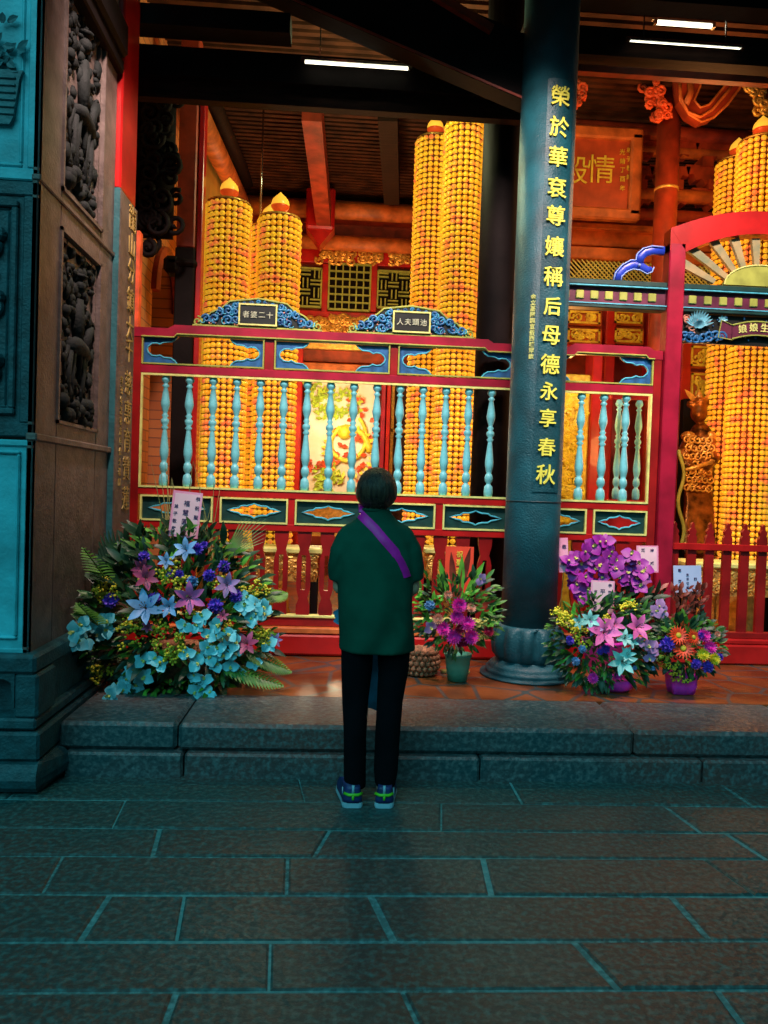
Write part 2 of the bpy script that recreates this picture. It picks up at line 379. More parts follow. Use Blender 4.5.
zb1 = atX(60, 445, PX).z
b.box(PX-.03, PX+.02, Yn-.01, Yf, zb1-.0, zb1+.035, 0, .006); b.box(PX-.03, PX+.012, Yn-.006, Yf, za1+.14, za1+.17, 0, .006)
b.build('side_frame', 'granite_grey', pier)
b = MB(); zc = atX(122, 75, PX).z
b.box(-2.8, PX+.07, PY-.06, 4.72, 3.96, 4.16, 0, .02); b.box(-2.8, PX+.04, PY-.03, 4.74, 3.88, 3.96, 0, .01); b.build('cornice', 'black_wood', pier)
def rider(zb0, zt0, seed):
    """a figure on horseback in high relief against the side panel"""
    q = MB(); h = zt0-zb0; cy = (Y1+Y2)/2; X = PX-.012; rr = random.Random(seed); W = (Y2-Y1)
    def P(u, w, dx=0): return (X+dx, cy+u*W*.5, zb0+w*h)
    def lim(pts, rad): q.tube([P(*p) for p in pts], [r*.72 for r in rad], 8)
    lim([(-.45, .42), (-.1, .45), (.3, .43), (.45, .40)], [.05, .065, .06, .045])
    lim([(.42, .44), (.6, .55), (.72, .60)], [.045, .035, .028]); lim([(.70, .60), (.86, .53)], [.03, .018])
    for u in (-.42, -.25, .25, .4): lim([(u, .40), (u+rr.uniform(-.08, .12), .24), (u+rr.uniform(-.08, .08), .08)], [.035, .022, .016])
    lim([(-.48, .42), (-.65, .34), (-.62, .2)], [.02, .016, .008])
    lim([(0, .46), (-.02, .6), (0, .72)], [.045, .055, .04]); q.ball(P(.02, .80), .04, 10, 7); q.ball(P(.02, .855), .05, 10, 5, sz=.35); q.ball(P(.02, .88), .02, 8, 5)
    lim([(-.05, .69), (.2, .62), (.38, .60)], [.024, .02, .014]); lim([(0, .48), (.14, .36), (.1, .26)], [.035, .026, .018])
    for i in range(26): q.ball(P(rr.uniform(-.85, .85), rr.uniform(.0, .12)), rr.uniform(.02, .045), 8, 5)
    for i in range(150): q.ball(P(rr.uniform(-.92, .92), rr.uniform(.08, 1), -.015), rr.uniform(.012, .035), 7, 4, sz=rr.uniform(.6, 1.8))
    for i in range(8): q.tube(spiral(0, 0, .04, 1.2, 0, 14, a0=i) and [(X, cy+(rr.uniform(-.7, .7) if j == 0 else 0)*0+W*.4*math.cos(i*.8)+.035*math.cos(j*.6)*(1-j/14), zb0+h*(.62+.045*i)*.98+.035*math.sin(j*.6)*(1-j/14)) for j in range(12)], .008, 5)
    return q
rider(za0, za1, 3).build('rider_relief', 'granite_carved', pier, True)
rider(zc0, zc1, 9).build('figure_relief', 'granite_carved', pier, True)
# foot of the pier
b = MB(); fx = at(49, 765, 3.6).x
zz = zf(655); b.box(-2.8, -1.355, PY-.055, 4.75, zf(672)+.0, zz+.01, 0, .015)
zl, zu = zf(716), zf(672)
b.box(-2.8, -1.385, PY+.10, 4.75, zl, zu)
b.box(-1.452, -1.345, PY-.045, 3.78, zl, zu, 0, .012)
b.prism([(-1.452, zu), (-1.452, zl+.045), (-1.47, zu-.04), (-1.50, zu-.025), (-2.3, zu-.03), (-2.3, zu)], PY-.04, PY+.04)
b.box(-1.39, -1.345, 4.3, 4.75, zl, zu, 0, .008)
b.box(-2.8, -1.35, PY-.05, 4.75, zf(727), zl, 0, .01)
b.box(-2.8, -1.33, PY-.06, 4.75, zf(757), zf(729), 0, .012)
zt_ = zf(757)
b.tube([(-2.8, PY-.03, zt_/2), (-1.335, PY-.03, zt_/2), (-1.335, 3.78, zt_/2)], zt_/2-.002, 12)
b.box(-2.8, -1.33, PY-.03, 4.75, 0, zt_)
b.build('foot', 'granite_dark', pier)

# square stone post with the couplet, red timber above
QX = -1.372; q0, q1 = 4.752, 5.12
zt = at(114, 188, q0).z
b = MB(); b.box(-1.85, QX, q0, q1, PZ, zt, 0, .006); b.box(-1.85, QX-.002, q0-.004, q0+.01, PZ, zt)
cp = b.build('stone_post', 'granite_grey', None, loc=(-1.6, 4.9, PZ)); tag(cp, 'square stone post at left edge of the railing with gold cursive couplet', 'post')
b = MB(); b.box(-1.85, QX-.004, q0-.012, q0-.003, PZ, zt); b.build('front_facing', 'granite_mid', cp)
it = []
ys = [(218, '龍'), (245, '山'), (271, '分'), (300, '鎮'), (328, '大'), (350, '千'), (383, '慈'), (412, '惠'), (440, '育'), (468, '贊'), (498, '蓮')]
for y, ch in ys:
    p = atX(126-(y-218)*.017, y, QX+.002); it.append((ch, (QX+.003, 5.0, CZ+(p.z-CZ)*5.0/p.y), .165, (0, 1, 0), Z_))
for i, ch in enumerate('辛丑年孟春吉旦信士敬獻'):
    p = atX(120, 380+i*10.2, QX); it.append((ch, (QX+.003, 4.85, CZ+(p.z-CZ)*4.85/p.y), .052, (0, 1, 0), Z_))
writing('couplet_writing', it, cp, 'gold_dull', .0)
b = MB(); b.box(-1.8, QX-.005, q0+.0, q1-.03, zt, 5.2, 0, .01)
tag(b.build('timber_post', 'red_bright', None, loc=(-1.6, 4.9, zt)), 'red lacquered timber standing on the stone couplet post', 'post')
# left side wall beyond the railing: brick with an arched doorway, then yellow plaster
WX = -1.66
b = MB(); n = 18; ya, yb = 6.72, 7.62; zc = at(160, 290, 7.1).z; r_ = (yb-ya)/2
arch = [(ya+r_-r_*math.cos(PI*i/n), zc-.1+r_*math.sin(PI*i/n)) for i in range(n+1)]
def wallY(poly, mi=0):
    k = len(poly); vs = [(WX, y, z) for y, z in poly]+[(WX-.25, y, z) for y, z in poly]
    fs = [tuple(range(k-1, -1, -1)), tuple(range(k, 2*k))]+[(i, (i+1) % k, (i+1) % k+k, i+k) for i in range(k)]; b.add(vs, fs, mi)
wallY([(5.62, PZ), (ya, PZ), (ya, zc-.1)]+arch[1:n//2+1]+[(ya+r_, 6), (5.62, 6)])
wallY([(ya+r_, 6)]+arch[n//2:]+[(yb, PZ), (7.9, PZ), (7.9, 6)])
w = b.build('wall_left', 'brick_red'); struct(w)
b = MB(); b.tube([(WX+.02, y, z) for y, z in arch], .05, 6); b.box(WX-.6, WX-.3, ya-.3, yb+.3, PZ, 4.5, 1)  # black box behind the arch stands for the dark interior
o = b.build('door_1', ['red_wood', 'black_wood']); struct(o)
b = MB(); b.box(WX-.25, WX, 7.9, 12.2, PZ, 5.7); o = b.build('wall_left_rear', 'yellow_wall'); struct(o)
b = MB(); b.box(WX, WX+.03, 8.6, 8.75, PZ, 4.0); b.box(WX, WX+.03, 8.6, 11.8, 3.9, 4.05); b.build('panel_frame', 'gold_metal', o)
# ---------------------------------------------------------------- roof timbers
def beam_thing(name, p0, p1, w, h, m):
    b = MB(); b.beam(p0, p1, w, h); return struct(b.build(name, m, None, loc=p0))
def rbeam(name, p0, p1, r, m):
    b = MB(); b.tube([p0, p1], r, 14); return struct(b.build(name, m, None, True, loc=p0))
Yg = 5.5
# ceiling boards over the hall and the porch, with rafters across
b = MB()
b.add([(-3, 5.3, 5.25), (6, 5.3, 5.25), (6, 13, 6.02), (-3, 13, 6.02), (-3, 5.3, 5.32), (6, 5.3, 5.32), (6, 13, 6.12), (-3, 13, 6.12)], [(3, 2, 1, 0), (4, 5, 6, 7), (0, 1, 5, 4), (2, 3, 7, 6)])
for i in range(60):
    y = 5.4+i*.125; z = 5.25+(y-5.3)*.1
    b.box(-2.2, 5.5, y, y+.055, z-.06, z-.002, 0)
struct(b.build('ceiling', 'rafter'))
b = MB(); b.add([(-1.3, 3.3, 4.9), (6, 3.3, 4.9), (6, 5.4, 5.6), (-1.3, 5.4, 5.6), (-1.3, 3.3, 5.0), (6, 3.3, 5.0), (6, 5.4, 5.7), (-1.3, 5.4, 5.7)], [(3, 2, 1, 0), (4, 5, 6, 7), (0, 1, 5, 4), (2, 3, 7, 6), (1, 2, 6, 5), (3, 0, 4, 7)])
for i in range(70):
    x = -1.25+i*.105; b.beam((x, 3.35, 4.89), (x, 5.35, 5.56), .05, .05)
struct(b.build('porch_ceiling', 'rafter'))
# lintels over the railing
L0 = at(190, 97, Yg); L1 = at(505, 108, Yg); beam_thing('trim_2', (-1.5, Yg, L0.z+.03), (1.25, Yg, L0.z+.03), .08, .13, 'dark_wood')
l2 = at(300, 76, Yg); beam_thing('trim_3', (-1.6, Yg+.02, l2.z), (1.3, Yg+.02, l2.z), .22, .20, 'black_wood')
l3 = at(230, 38, 5.3); beam_thing('trim_4', (-1.6, 5.2, l3.z+.02), (-.42, 5.2, l3.z+.02), .16, .13, 'black_wood')
# slanting eave timber; red strip added below imitates its lit edge
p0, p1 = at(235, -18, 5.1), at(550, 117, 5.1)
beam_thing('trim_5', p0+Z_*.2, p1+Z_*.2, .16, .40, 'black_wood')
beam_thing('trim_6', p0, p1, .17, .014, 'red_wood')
p0, p1 = at(425, -10, 5.0), at(492, 30, 5.0); beam_thing('trim_7', p0, p1, .05, .05, 'red_wood')
# inner dark timber column left of the stone column, and right lintels
b = MB(); pc = at(497, 300, 5.75); b.lathe([(.145, 0), (.145, 2.9), (.14, 5.2)], (pc.x, 5.78, PZ), 20)
tag(b.build('timber_column', 'black_wood', None, True, loc=(pc.x, 5.78, PZ)), 'black timber column just behind the left railing beside the stone column', 'column')
ra = at(672, 56, Yg); beam_thing('trim_8', (1.2, Yg, ra.z+.03), (4.3, Yg, ra.z+.03), .14, .20, 'dark_wood')
ra = at(672, 76, Yg); beam_thing('trim_9', (1.2, Yg, ra.z+.0), (4.3, Yg, ra.z+.0), .06, .05, 'red_wood')
ra = at(672, 33, 5.2); beam_thing('trim_10', (1.2, 5.2, 4.86), (4.3, 5.2, 4.86), .16, .12, 'black_wood')
# round purlins seen beyond and big tie beams running back
for k, (a, c, Ya, Yb, w, h, m) in enumerate((((312, 108), (326, 236), 7.8, 11.6, .20, .26, 'red_wood'), ((388, 108), (392, 195), 7.8, 10.2, .20, .26, 'dark_wood'))):
    q0, q1 = at(*a, Ya), at(*c, Yb); beam_thing('trim_%d' % (11+k), q0, q1, w, h, m)
rbeam('trim_13', at(198, 108, 7.2)+X_*-.03, at(243, 205, 11.0), .11, 'orange_wood')
rbeam('trim_14', at(212, 108, 7.6)+X_*.0+Z_*.08, at(248, 190, 11.2)+Z_*.1, .08, 'dark_wood')
# ---------------------------------------------------------------- ceiling tubes
def tube_light(a, c, Y, lab, r=.016):
    p0, p1 = at(*a, Y), at(*c, Y); p1.z = p0.z = (p0.z+p1.z)/2; mid = (p0+p1)/2
    t = thing('fluorescent_light', lab, 'light', mid)
    b = MB(); b.tube([p0, p1], r, 10); b.build('tube', 'lamp_white', t, True)
    b = MB(); b.box(p0.x-.03, p1.x+.03, Y-.0, Y+.03, p0.z+r+.004, p0.z+r+.03, 0, .005)
    for x in (p0.x+.1, p1.x-.1): b.box(x-.004, x+.004, Y+.01, Y+.02, p0.z+r+.03, 5.18 if Y < 5.6 else 5.24)
    for x in (p0.x-.015, p1.x+.015): b.box(x-.012, x+.012, Y-.02, Y+.02, p0.z-r, p0.z+r+.01)
    b.build('batten', 'chrome', t); return t
mk('lamp_white', (.9, .9, .9), .5, var=.02, bump=0, emit=(1, .93, .70), es=3)
mk('lamp_cool', (.9, .9, .9), .5, var=.02, bump=0, emit=(.8, .8, 1), es=3)
tube_light((305, 62), (408, 69), 5.33, 'white fluorescent tube above the left railing lintel', .009)
tube_light((657, 22), (711, 27), 5.9, 'short bluish fluorescent tube high at upper right')
tube_light((630, 43), (740, 47), 5.36, 'long thin yellowish light strip on the right lintel', .004)

# ---------------------------------------------------------------- hall facade far behind
FY = 11.6
fz = lambda y, x=350: at(x, y, FY).z
fx_ = lambda x, y=400: at(x, y, FY).x
b = MB(); b.box(-1.95, 6, FY+.12, FY+.3, PZ, 6.1); struct(b.build('wall_back', 'red_wood'))
fac = struct(bpy.data.objects.new('hall_facade', None)); C.objects.link(fac); fac.location = (1, FY, PZ)
def fbox(name, x0, x1, y0, y1, m, d0=.0, d1=.12, bev=.01):
    """facade member by photo columns and rows"""
    b = MB(); xm = (x0+x1)/2; b.box(fx_(x0, (y0+y1)/2), fx_(x1, (y0+y1)/2), FY-d0, FY+d1, fz(y1, xm), fz(y0, xm), 0, bev); return b.build(name, m, fac)
def round_member(name, x0, x1, y, r, m, d=.1):
    b = MB(); p, q = at(x0, y, FY-d), at(x1, y+(x1-x0)*.02, FY-d); q.z = p.z; b.tube([p, q], r, 12); return b.build(name, m, fac, True)
round_member('round_beam', 246, 500, 205, .13, 'orange_wood', .3); round_member('round_beam', 246, 500, 238, .11, 'orange_wood', .2); fbox('rail', 246, 500, 216, 224, 'red_wood', .15)
# hanging post end
b = MB(); p = at(321, 210, FY-.6); b.box(p.x-.2, p.x+.2, FY-.8, FY-.4, p.z-.32, p.z+.25, 0, .03); b.prism([(p.x-.18, p.z-.32), (p.x+.18, p.z-.32), (p.x, p.z-.55)], FY-.75, FY-.45); b.build('hanging_post', 'red_bright', fac)
fbox('rail', 262, 425, 250, 264, 'red_bright', .02)
b = MB()
for i in range(40):
    p = at(R.choice([R.uniform(318, 360), R.uniform(362, 384), R.uniform(392, 418)]), R.uniform(253, 262), FY-.04); b.tube(spiral(p.x, p.z, .07, 1.2, p.y, 10, R.uniform(0, 6)), .022, 5)
b.build('gilt_carving', 'gold_metal', fac)
fbox('rail', 262, 425, 312, 318, 'red_bright', .02)
def lattice(x0, x1, y0, y1, kind, m='green_gold'):
    p0, p1 = at(x0, y1, FY), at(x1, y0, FY); X0, X1, Z0, Z1 = p0.x, p1.x, p0.z, p1.z
    o = MB(); o.box(X0, X1, FY+.05, FY+.08, Z0, Z1); w = o.build('window_panel', 'black_wood', fac)
    o = MB(); n = 5 if kind else 4; k = 5; t = .014
    for a in (Z0, Z1): o.box(X0, X1, FY-.02, FY+.04, a-t, a+t)
    for a in (X0, X1): o.box(a-t, a+t, FY-.02, FY+.04, Z0, Z1)
    if kind:
        for i in range(1, 6): x = X0+(X1-X0)*i/6; o.box(x-.01, x+.01, FY-.01, FY+.03, Z0, Z1)
        for i in range(1, 6): z = Z0+(Z1-Z0)*i/6; o.box(X0, X1, FY-.012, FY+.03, z-.01, z+.01)
    else:
        m_, nn = (X1-X0)/4, (Z1-Z0)/4
        for i in range(4):
            for j in range(4):
                x, z = X0+i*m_, Z0+j*nn
                if (i+j) % 2: o.box(x, x+m_, FY-.01, FY+.03, z+nn*.3, z+nn*.3+.02); o.box(x, x+m_, FY-.01, FY+.03, z+nn*.7, z+nn*.7+.02)
                else: o.box(x+m_*.3, x+m_*.3+.02, FY-.01, FY+.03, z, z+nn); o.box(x+m_*.7, x+m_*.7+.02, FY-.01, FY+.03, z, z+nn)
    o.build('lattice', m, w)
for a in ((276, 322, 269, 305, 0), (328, 371, 265, 309, 1), (377, 420, 273, 307, 0)): lattice(*a)
for x0, x1 in ((262, 275), (322, 328), (371, 377), (420, 426)): fbox('stile', x0, x1, 264, 312, 'red_bright', .03)
b = MB()
for i in range(70):
    p = at(R.uniform(306, 425), R.uniform(318, 334), FY-.04); b.tube(spiral(p.x, p.z, .07, 1.2, p.y, 9, R.uniform(0, 6)), .024, 5)
b.build('gilt_band', 'gold_metal', fac); fbox('rail', 262, 425, 316, 336, 'orange_wood', 0)
# gilded valance and altar recess between red posts
fbox('valance', 300, 392, 340, 352, 'gold_metal', .15); fbox('valance', 300, 392, 352, 364, 'red_wood', .1); fbox('valance', 300, 392, 366, 378, 'orange_wood', .2)
for x0, x1, m in ((294, 301, 'red_bright'), (379, 383, 'red_rose'), (384, 388, 'red_bright')): fbox('post', x0, x1, 338, 572, m, .3)
fbox('curtained_door', 389, 440, 380, 572, 'rafter', .05); fbox('door_frame', 388, 392, 380, 572, 'gold_metal', .1); fbox('door_frame', 388, 440, 380, 385, 'gold_metal', .1); fbox('door_frame', 388, 440, 430, 434, 'gold_metal', .1)
# altar mural: a coiling gilt dragon under pine boughs on a pale glowing ground
m = mat('mural_ground', (.95, .85, .55), .5, var=.1, scale=3, bump=0, col2=(1, .95, .85))
nt = m.node_tree; M_['mural_ground'] = m
A0, A1 = at(302, 500, FY-.1), at(379, 384, FY-.1)
mur = thing('altar_mural', 'brightly lit altar mural with gold dragon and green pine seen through railing', 'mural', ((A0.x+A1.x)/2, FY-.1, A0.z))
b = MB(); b.box(A0.x, A1.x, FY-.1, FY+.0, A0.z, A1.z, 0, .01); b.build('ground_panel', 'mural_ground', mur)
mk('dragon_gold', (.95, .80, .06), .4, var=.2, scale=20, bump=.3); mk('pine_green', (.45, .62, .05), .6, var=.4, scale=20, bump=.3); mk('mural_red', (.75, .10, .03), .5, var=.4, scale=10, bump=.2)
b = MB(); W, H = A1.x-A0.x, A1.z-A0.z; U = lambda u, v: (A0.x+u*W, FY-.14, A0.z+v*H)
b.tube([U(.62+.28*math.cos(t)*(1-.03*t), .42+.17*math.sin(t)+.02*t) for t in [i*.25 for i in range(30)]], [.05-.0008*i for i in range(30)], 8)
b.ball(U(.55, .58), .11, 10, 6)
for i in range(26): b.petal(U(.62+.28*math.cos(i*.25), .42+.17*math.sin(i*.25)), (math.cos(i*.25), -.2, math.sin(i*.25)), (0, -1, 0), .12, .06, .2, seg=2)
b.build('dragon', 'dragon_gold', mur, True)
b = MB()
for i in range(150):
    u, v_ = R.choice([(R.uniform(0, .35), R.uniform(.68, 1)), (R.uniform(.35, .75), R.uniform(.72, .95)), (R.uniform(.2, .5), R.uniform(.1, .3)), (R.uniform(0, .25), R.uniform(.85, 1))])
    a = R.uniform(0, 6.28); b.petal(U(u*.97+.015, v_*.97), (math.cos(a), -.2, math.sin(a)), (0, -1, 0), .11, .06, .2, seg=2)
b.build('pine_bough', 'pine_green', mur)
b = MB()
for i in range(75):
    u, v_ = R.choice([(R.uniform(.6, .98), R.uniform(.5, .9)), (R.uniform(.05, .4), R.uniform(.25, .35)), (R.uniform(.7, .98), R.uniform(.05, .4)), (R.uniform(.3, .7), R.uniform(.3, .6))])
    a = R.uniform(0, 6.28); b.petal(U(u, v_), (math.cos(a), -.2, math.sin(a)), (0, -1, 0), .10, .07, .2, seg=2)
b.build('red_cloud', 'mural_red', mur)
# offering table in front of the mural, with vases of flowers
tz = fz(500); t = thing('altar_table', 'long red and gilt altar table below the dragon mural', 'table', (fx_(342), FY-.9, PZ))
x0, x1 = at(296, 500, FY-.9).x, at(392, 500, FY-.9).x; tz = at(340, 500, FY-.9).z
b = MB(); b.box(x0, x1, FY-1.2, FY-.6, tz-.06, tz, 0, .01); b.build('tabletop', 'orange_wood', t)
b = MB(); b.box(x0+.05, x1-.05, FY-1.15, FY-.65, tz-.5, tz-.06); b.build('apron', 'gold_metal', t)
for x in (x0+.08, x1-.08):
    for y in (FY-1.12, FY-.68): b = MB(); b.box(x-.05, x+.05, y-.05, y+.05, PZ, tz-.06); b.build('leg', 'red_bright', t)
# ---------------------------------------------------------------- railings
ya, yb = 5.47, 5.53
def gold_frame(b, x0, x1, z0, z1, t=.012, y=5.458, mi=0):
    b.box(x0, x1, y, ya+.01, z1-t, z1, mi); b.box(x0, x1, y, ya+.01, z0, z0+t, mi)
    b.box(x0, x0+t, y, ya+.01, z0+t, z1-t, mi); b.box(x1-t, x1, y, ya+.01, z0+t, z1-t, mi)
prof = [(.020, 0), (.030, .01), (.033, .045), (.028, .085), (.016, .10), (.016, .108), (.027, .125), (.030, .15), (.024, .175), (.017, .185), (.022, .20), (.030, .24), (.031, .27), (.022, .36), (.015, .42),
        (.015, .425), (.026, .44), (.015, .455), (.028, .475), (.028, .495), (.015, .512), (.024, .528), (.015, .54), (.016, .55), (.030, .60), (.031, .62), (.022, .69), (.015, .735), (.026, .748), (.015, .76), (.015, .768), (.030, .785), (.032, .80), (.026, .815), (.022, .83)]
k = .79/.83; prof = [(r*1.02, z*k) for r, z in prof]
bal_me = MB().lathe(prof, n=14).mesh('baluster', 'baluster_paint', True)
# cloud-notched plate for the upper openings
half = [(0, 1), (1, 1), (.93, .78), (.82, .60), (.60, .56), (.48, .40), (.38, .48), (.24, .44), (.13, .22), (.10, 0)]
cshape = half+[(u, -v) for u, v in half[-2::-1]]
def cloud_plate(parent, x, sg, z0, z1, w=.23):
    b = MB(); zc, hz = (z0+z1)/2, (z1-z0)/2
    poly = [(x+sg*u*w, zc+v*hz) for u, v in cshape]; b.prism(poly if sg < 0 else poly[::-1], ya+.012, ya+.035)
    o = b.build('cloud_plate', 'blue_paint', parent)
    e = MB(); e.tube([(p[0], ya+.010, p[1]) for p in poly[1:-1]], .0055, 6); e.build('plate_edge', 'cyan_paint', o); return o
def openwork(parent, x0, x1, z0, z1):
    cx, cz, hw, hh = (x0+x1)/2, (z0+z1)/2, (x1-x0)/2, (z1-z0)/2
    ctr = [(-.78, 0), (-.60, .14), (-.46, .20), (-.38, .36), (-.20, .38), (-.08, .46), (0, .58), (.08, .46), (.20, .38), (.38, .36), (.46, .20), (.60, .14), (.78, 0)]
    up_ = [(cx+u*hw, cz+v*hh) for u, v in ctr]; dn = [(cx+u*hw, cz-v*hh) for u, v in ctr]
    b = MB()
    b.prism([(x0, cz)]+up_+[(x1, cz), (x1, z1), (x0, z1)], ya+.012, ya+.032); b.prism(([(x0, cz)]+dn+[(x1, cz), (x1, z0), (x0, z0)])[::-1], ya+.012, ya+.032)
    o = b.build('openwork_panel', 'green_panel', parent)
    e = MB(); e.tube([(p[0], ya+.009, p[1]) for p in up_+dn[-2:0:-1]], .006, 6, closed=True)
    e.build('opening_edge', 'cyan_paint', o)
    g = MB(); gold_frame(g, x0, x1, z0, z1); g.build('gilt_frame', 'gold_pale', o)
def picket(parent, x, z0, z1, w=.05):
    h = z1-z0
    half = [(.85, 0), (1, .02), (.95, .12), (.62, .2), (.95, .3), (1, .34), (1, .66), (.62, .78), (.95, .9), (1, .98), (1, 1)]
    b = MB(); s0, s1 = .30, .72
    L_ = [(x+sg*u*w, z0+v*h) for sg in (1,) for u, v in half]
    Lf = [(x-u*w, z0+v*h) for u, v in half]
    lo = [p for p in half if p[1] <= s0]; md = [p for p in half if s0 <= p[1] <= s1]; hi = [p for p in half if p[1] >= s1]
    g = .30*w
    b.prism([(x+u*w, z0+v*h) for u, v in lo]+[(x-u*w, z0+v*h) for u, v in lo[::-1]], 5.475, 5.515)
    for sg in (1, -1):
        P = [(x+sg*u*w, z0+v*h) for u, v in md]; P = [(P[0][0], z0+s0*h)]+P+[(x+sg*.85*w, z0+s1*h), (x+sg*g, z0+s1*h), (x+sg*g, z0+s0*h)]
        b.prism(P if sg > 0 else P[::-1], 5.475, 5.515)
    b.prism([(x+.85*w, z0+s1*h)]+[(x+u*w, z0+v*h) for u, v in hi]+[(x-u*w, z0+v*h) for u, v in hi[::-1]]+[(x-.85*w, z0+s1*h)], 5.475, 5.515)
    b.build('picket', 'red_lacquer', parent)
def railing(label, x0, x1, uppers, lowers, bals, picks, steps):
    t = thing('painted_railing', label, 'railing', ((x0+x1)/2, 5.5, PZ))
    for a, c in ((x0, uppers[0][0]), (uppers[-1][1], x1)):
        b = MB(); b.box(a, c, ya-.01, yb+.01, .457, 2.526, 0, .006); b.build('post', 'red_lacquer', t)
    b = MB(); sl, sr = steps
    b.prism([(x0, 2.463), (sl, 2.463), (sl+.02, 2.487), (sr-.02, 2.487), (sr, 2.463), (x1, 2.463), (x1, 2.528), (sr+.04, 2.528), (sr, 2.553), (sl, 2.553), (sl-.04, 2.528), (x0, 2.528)], ya-.014, yb+.014)
    b.build('top_rail', 'red_rose', t)
    b = MB(); b.tube([(x0+.07, ya-.016, 2.466), (sl, ya-.016, 2.466), (sl+.02, ya-.016, 2.489), (sr-.02, ya-.016, 2.489), (sr, ya-.016, 2.466), (x1-.06, ya-.016, 2.466)], .006, 6); b.build('gilt_bead', 'green_gold', t)
    b = MB(); b.box(x0+.06, x1-.05, ya-.008, yb+.008, 2.212, 2.272, 0, .006); b.build('middle_rail', 'red_rose', t)
    for i in range(len(uppers)-1):
        b = MB(); b.box(uppers[i][1], uppers[i+1][0], ya, yb, 2.27, 2.49, 0, .004); b.build('divider', 'red_lacquer', t)
    for a, c in uppers:
        g = MB(); gold_frame(g, a, c, 2.275, 2.487 if a > x0+.1 or 1 else 2.465, .010); g.build('gilt_frame', 'green_gold', t)
        cloud_plate(t, a+.01, 1, 2.285, 2.475); cloud_plate(t, c-.01, -1, 2.285, 2.475)
    g = MB(); gold_frame(g, uppers[0][0], uppers[-1][1], 1.412, 2.212, .014); g.build('gilt_frame', 'gold_pale', t)
    b = MB(); b.box(x0+.06, x1-.05, ya-.006, yb+.006, 1.362, 1.414, 0, .004); b.build('lower_rail', 'red_bright', t)
    b = MB(); b.box(x0+.06, x1-.05, ya-.006, yb+.006, 1.130, 1.180, 0, .004); b.build('lower_rail', 'red_bright', t)
    for i in range(len(lowers)-1):
        b = MB(); b.box(lowers[i][1], lowers[i+1][0], ya, yb, 1.178, 1.364, 0, .003); b.build('divider', 'red_bright', t)
    for a, c in lowers: openwork(t, a, c, 1.180, 1.360)
    for x in bals: put('baluster', bal_me, t, (x, 5.5, 1.419))
    b = MB(); b.box(x0+.06, x1-.05, ya-.012, yb, .518, .536, 0, .003); b.build('sill_bead', 'gold_pale', t)
    b = MB(); b.box(x0+.06, x1-.05, ya-.002, yb, .457, .518); b.build('kickboard', 'red_lacquer', t)
    for x in picks: picket(t, x, .536, 1.13)
    return t
railing('long red railing with turquoise balusters left of the stone column', -1.484, 1.30, [(-1.41, -.56), (-.489, .329), (.387, 1.235)],
        [(-1.395, -.89), (-.84, -.361), (-.311, .162), (.21, .693), (.748, 1.229)], [-1.246+.166*i for i in range(15)], [-1.215+.163*i for i in range(15)], (-1.19, 1.03))
railing('short red railing with turquoise balusters between stone column and arched doorway', 1.34, 2.314, [(1.40, 2.25)], [(1.40, 1.80), (1.85, 2.25)], [1.574+.166*i for i in range(4)], [1.43+.163*i for i in range(5)], (1.66, 2.21))
# threshold beam along the foot
b = MB(); b.box(-1.5, 2.31, 5.40, 5.56, PZ, .413, 0, .02)
tag(b.build('threshold_beam', 'red_bright', None, loc=(.4, 5.48, PZ)), 'bright red threshold beam under the railings', 'threshold')
b = MB(); b.box(-1.5, 2.31, 5.405, 5.56, .415, .453, 0, .004)
tag(b.build('threshold_ledge', 'orange_wood', None, loc=(.4, 5.48, .42)), 'worn orange wooden ledge on top of the red threshold', 'ledge')
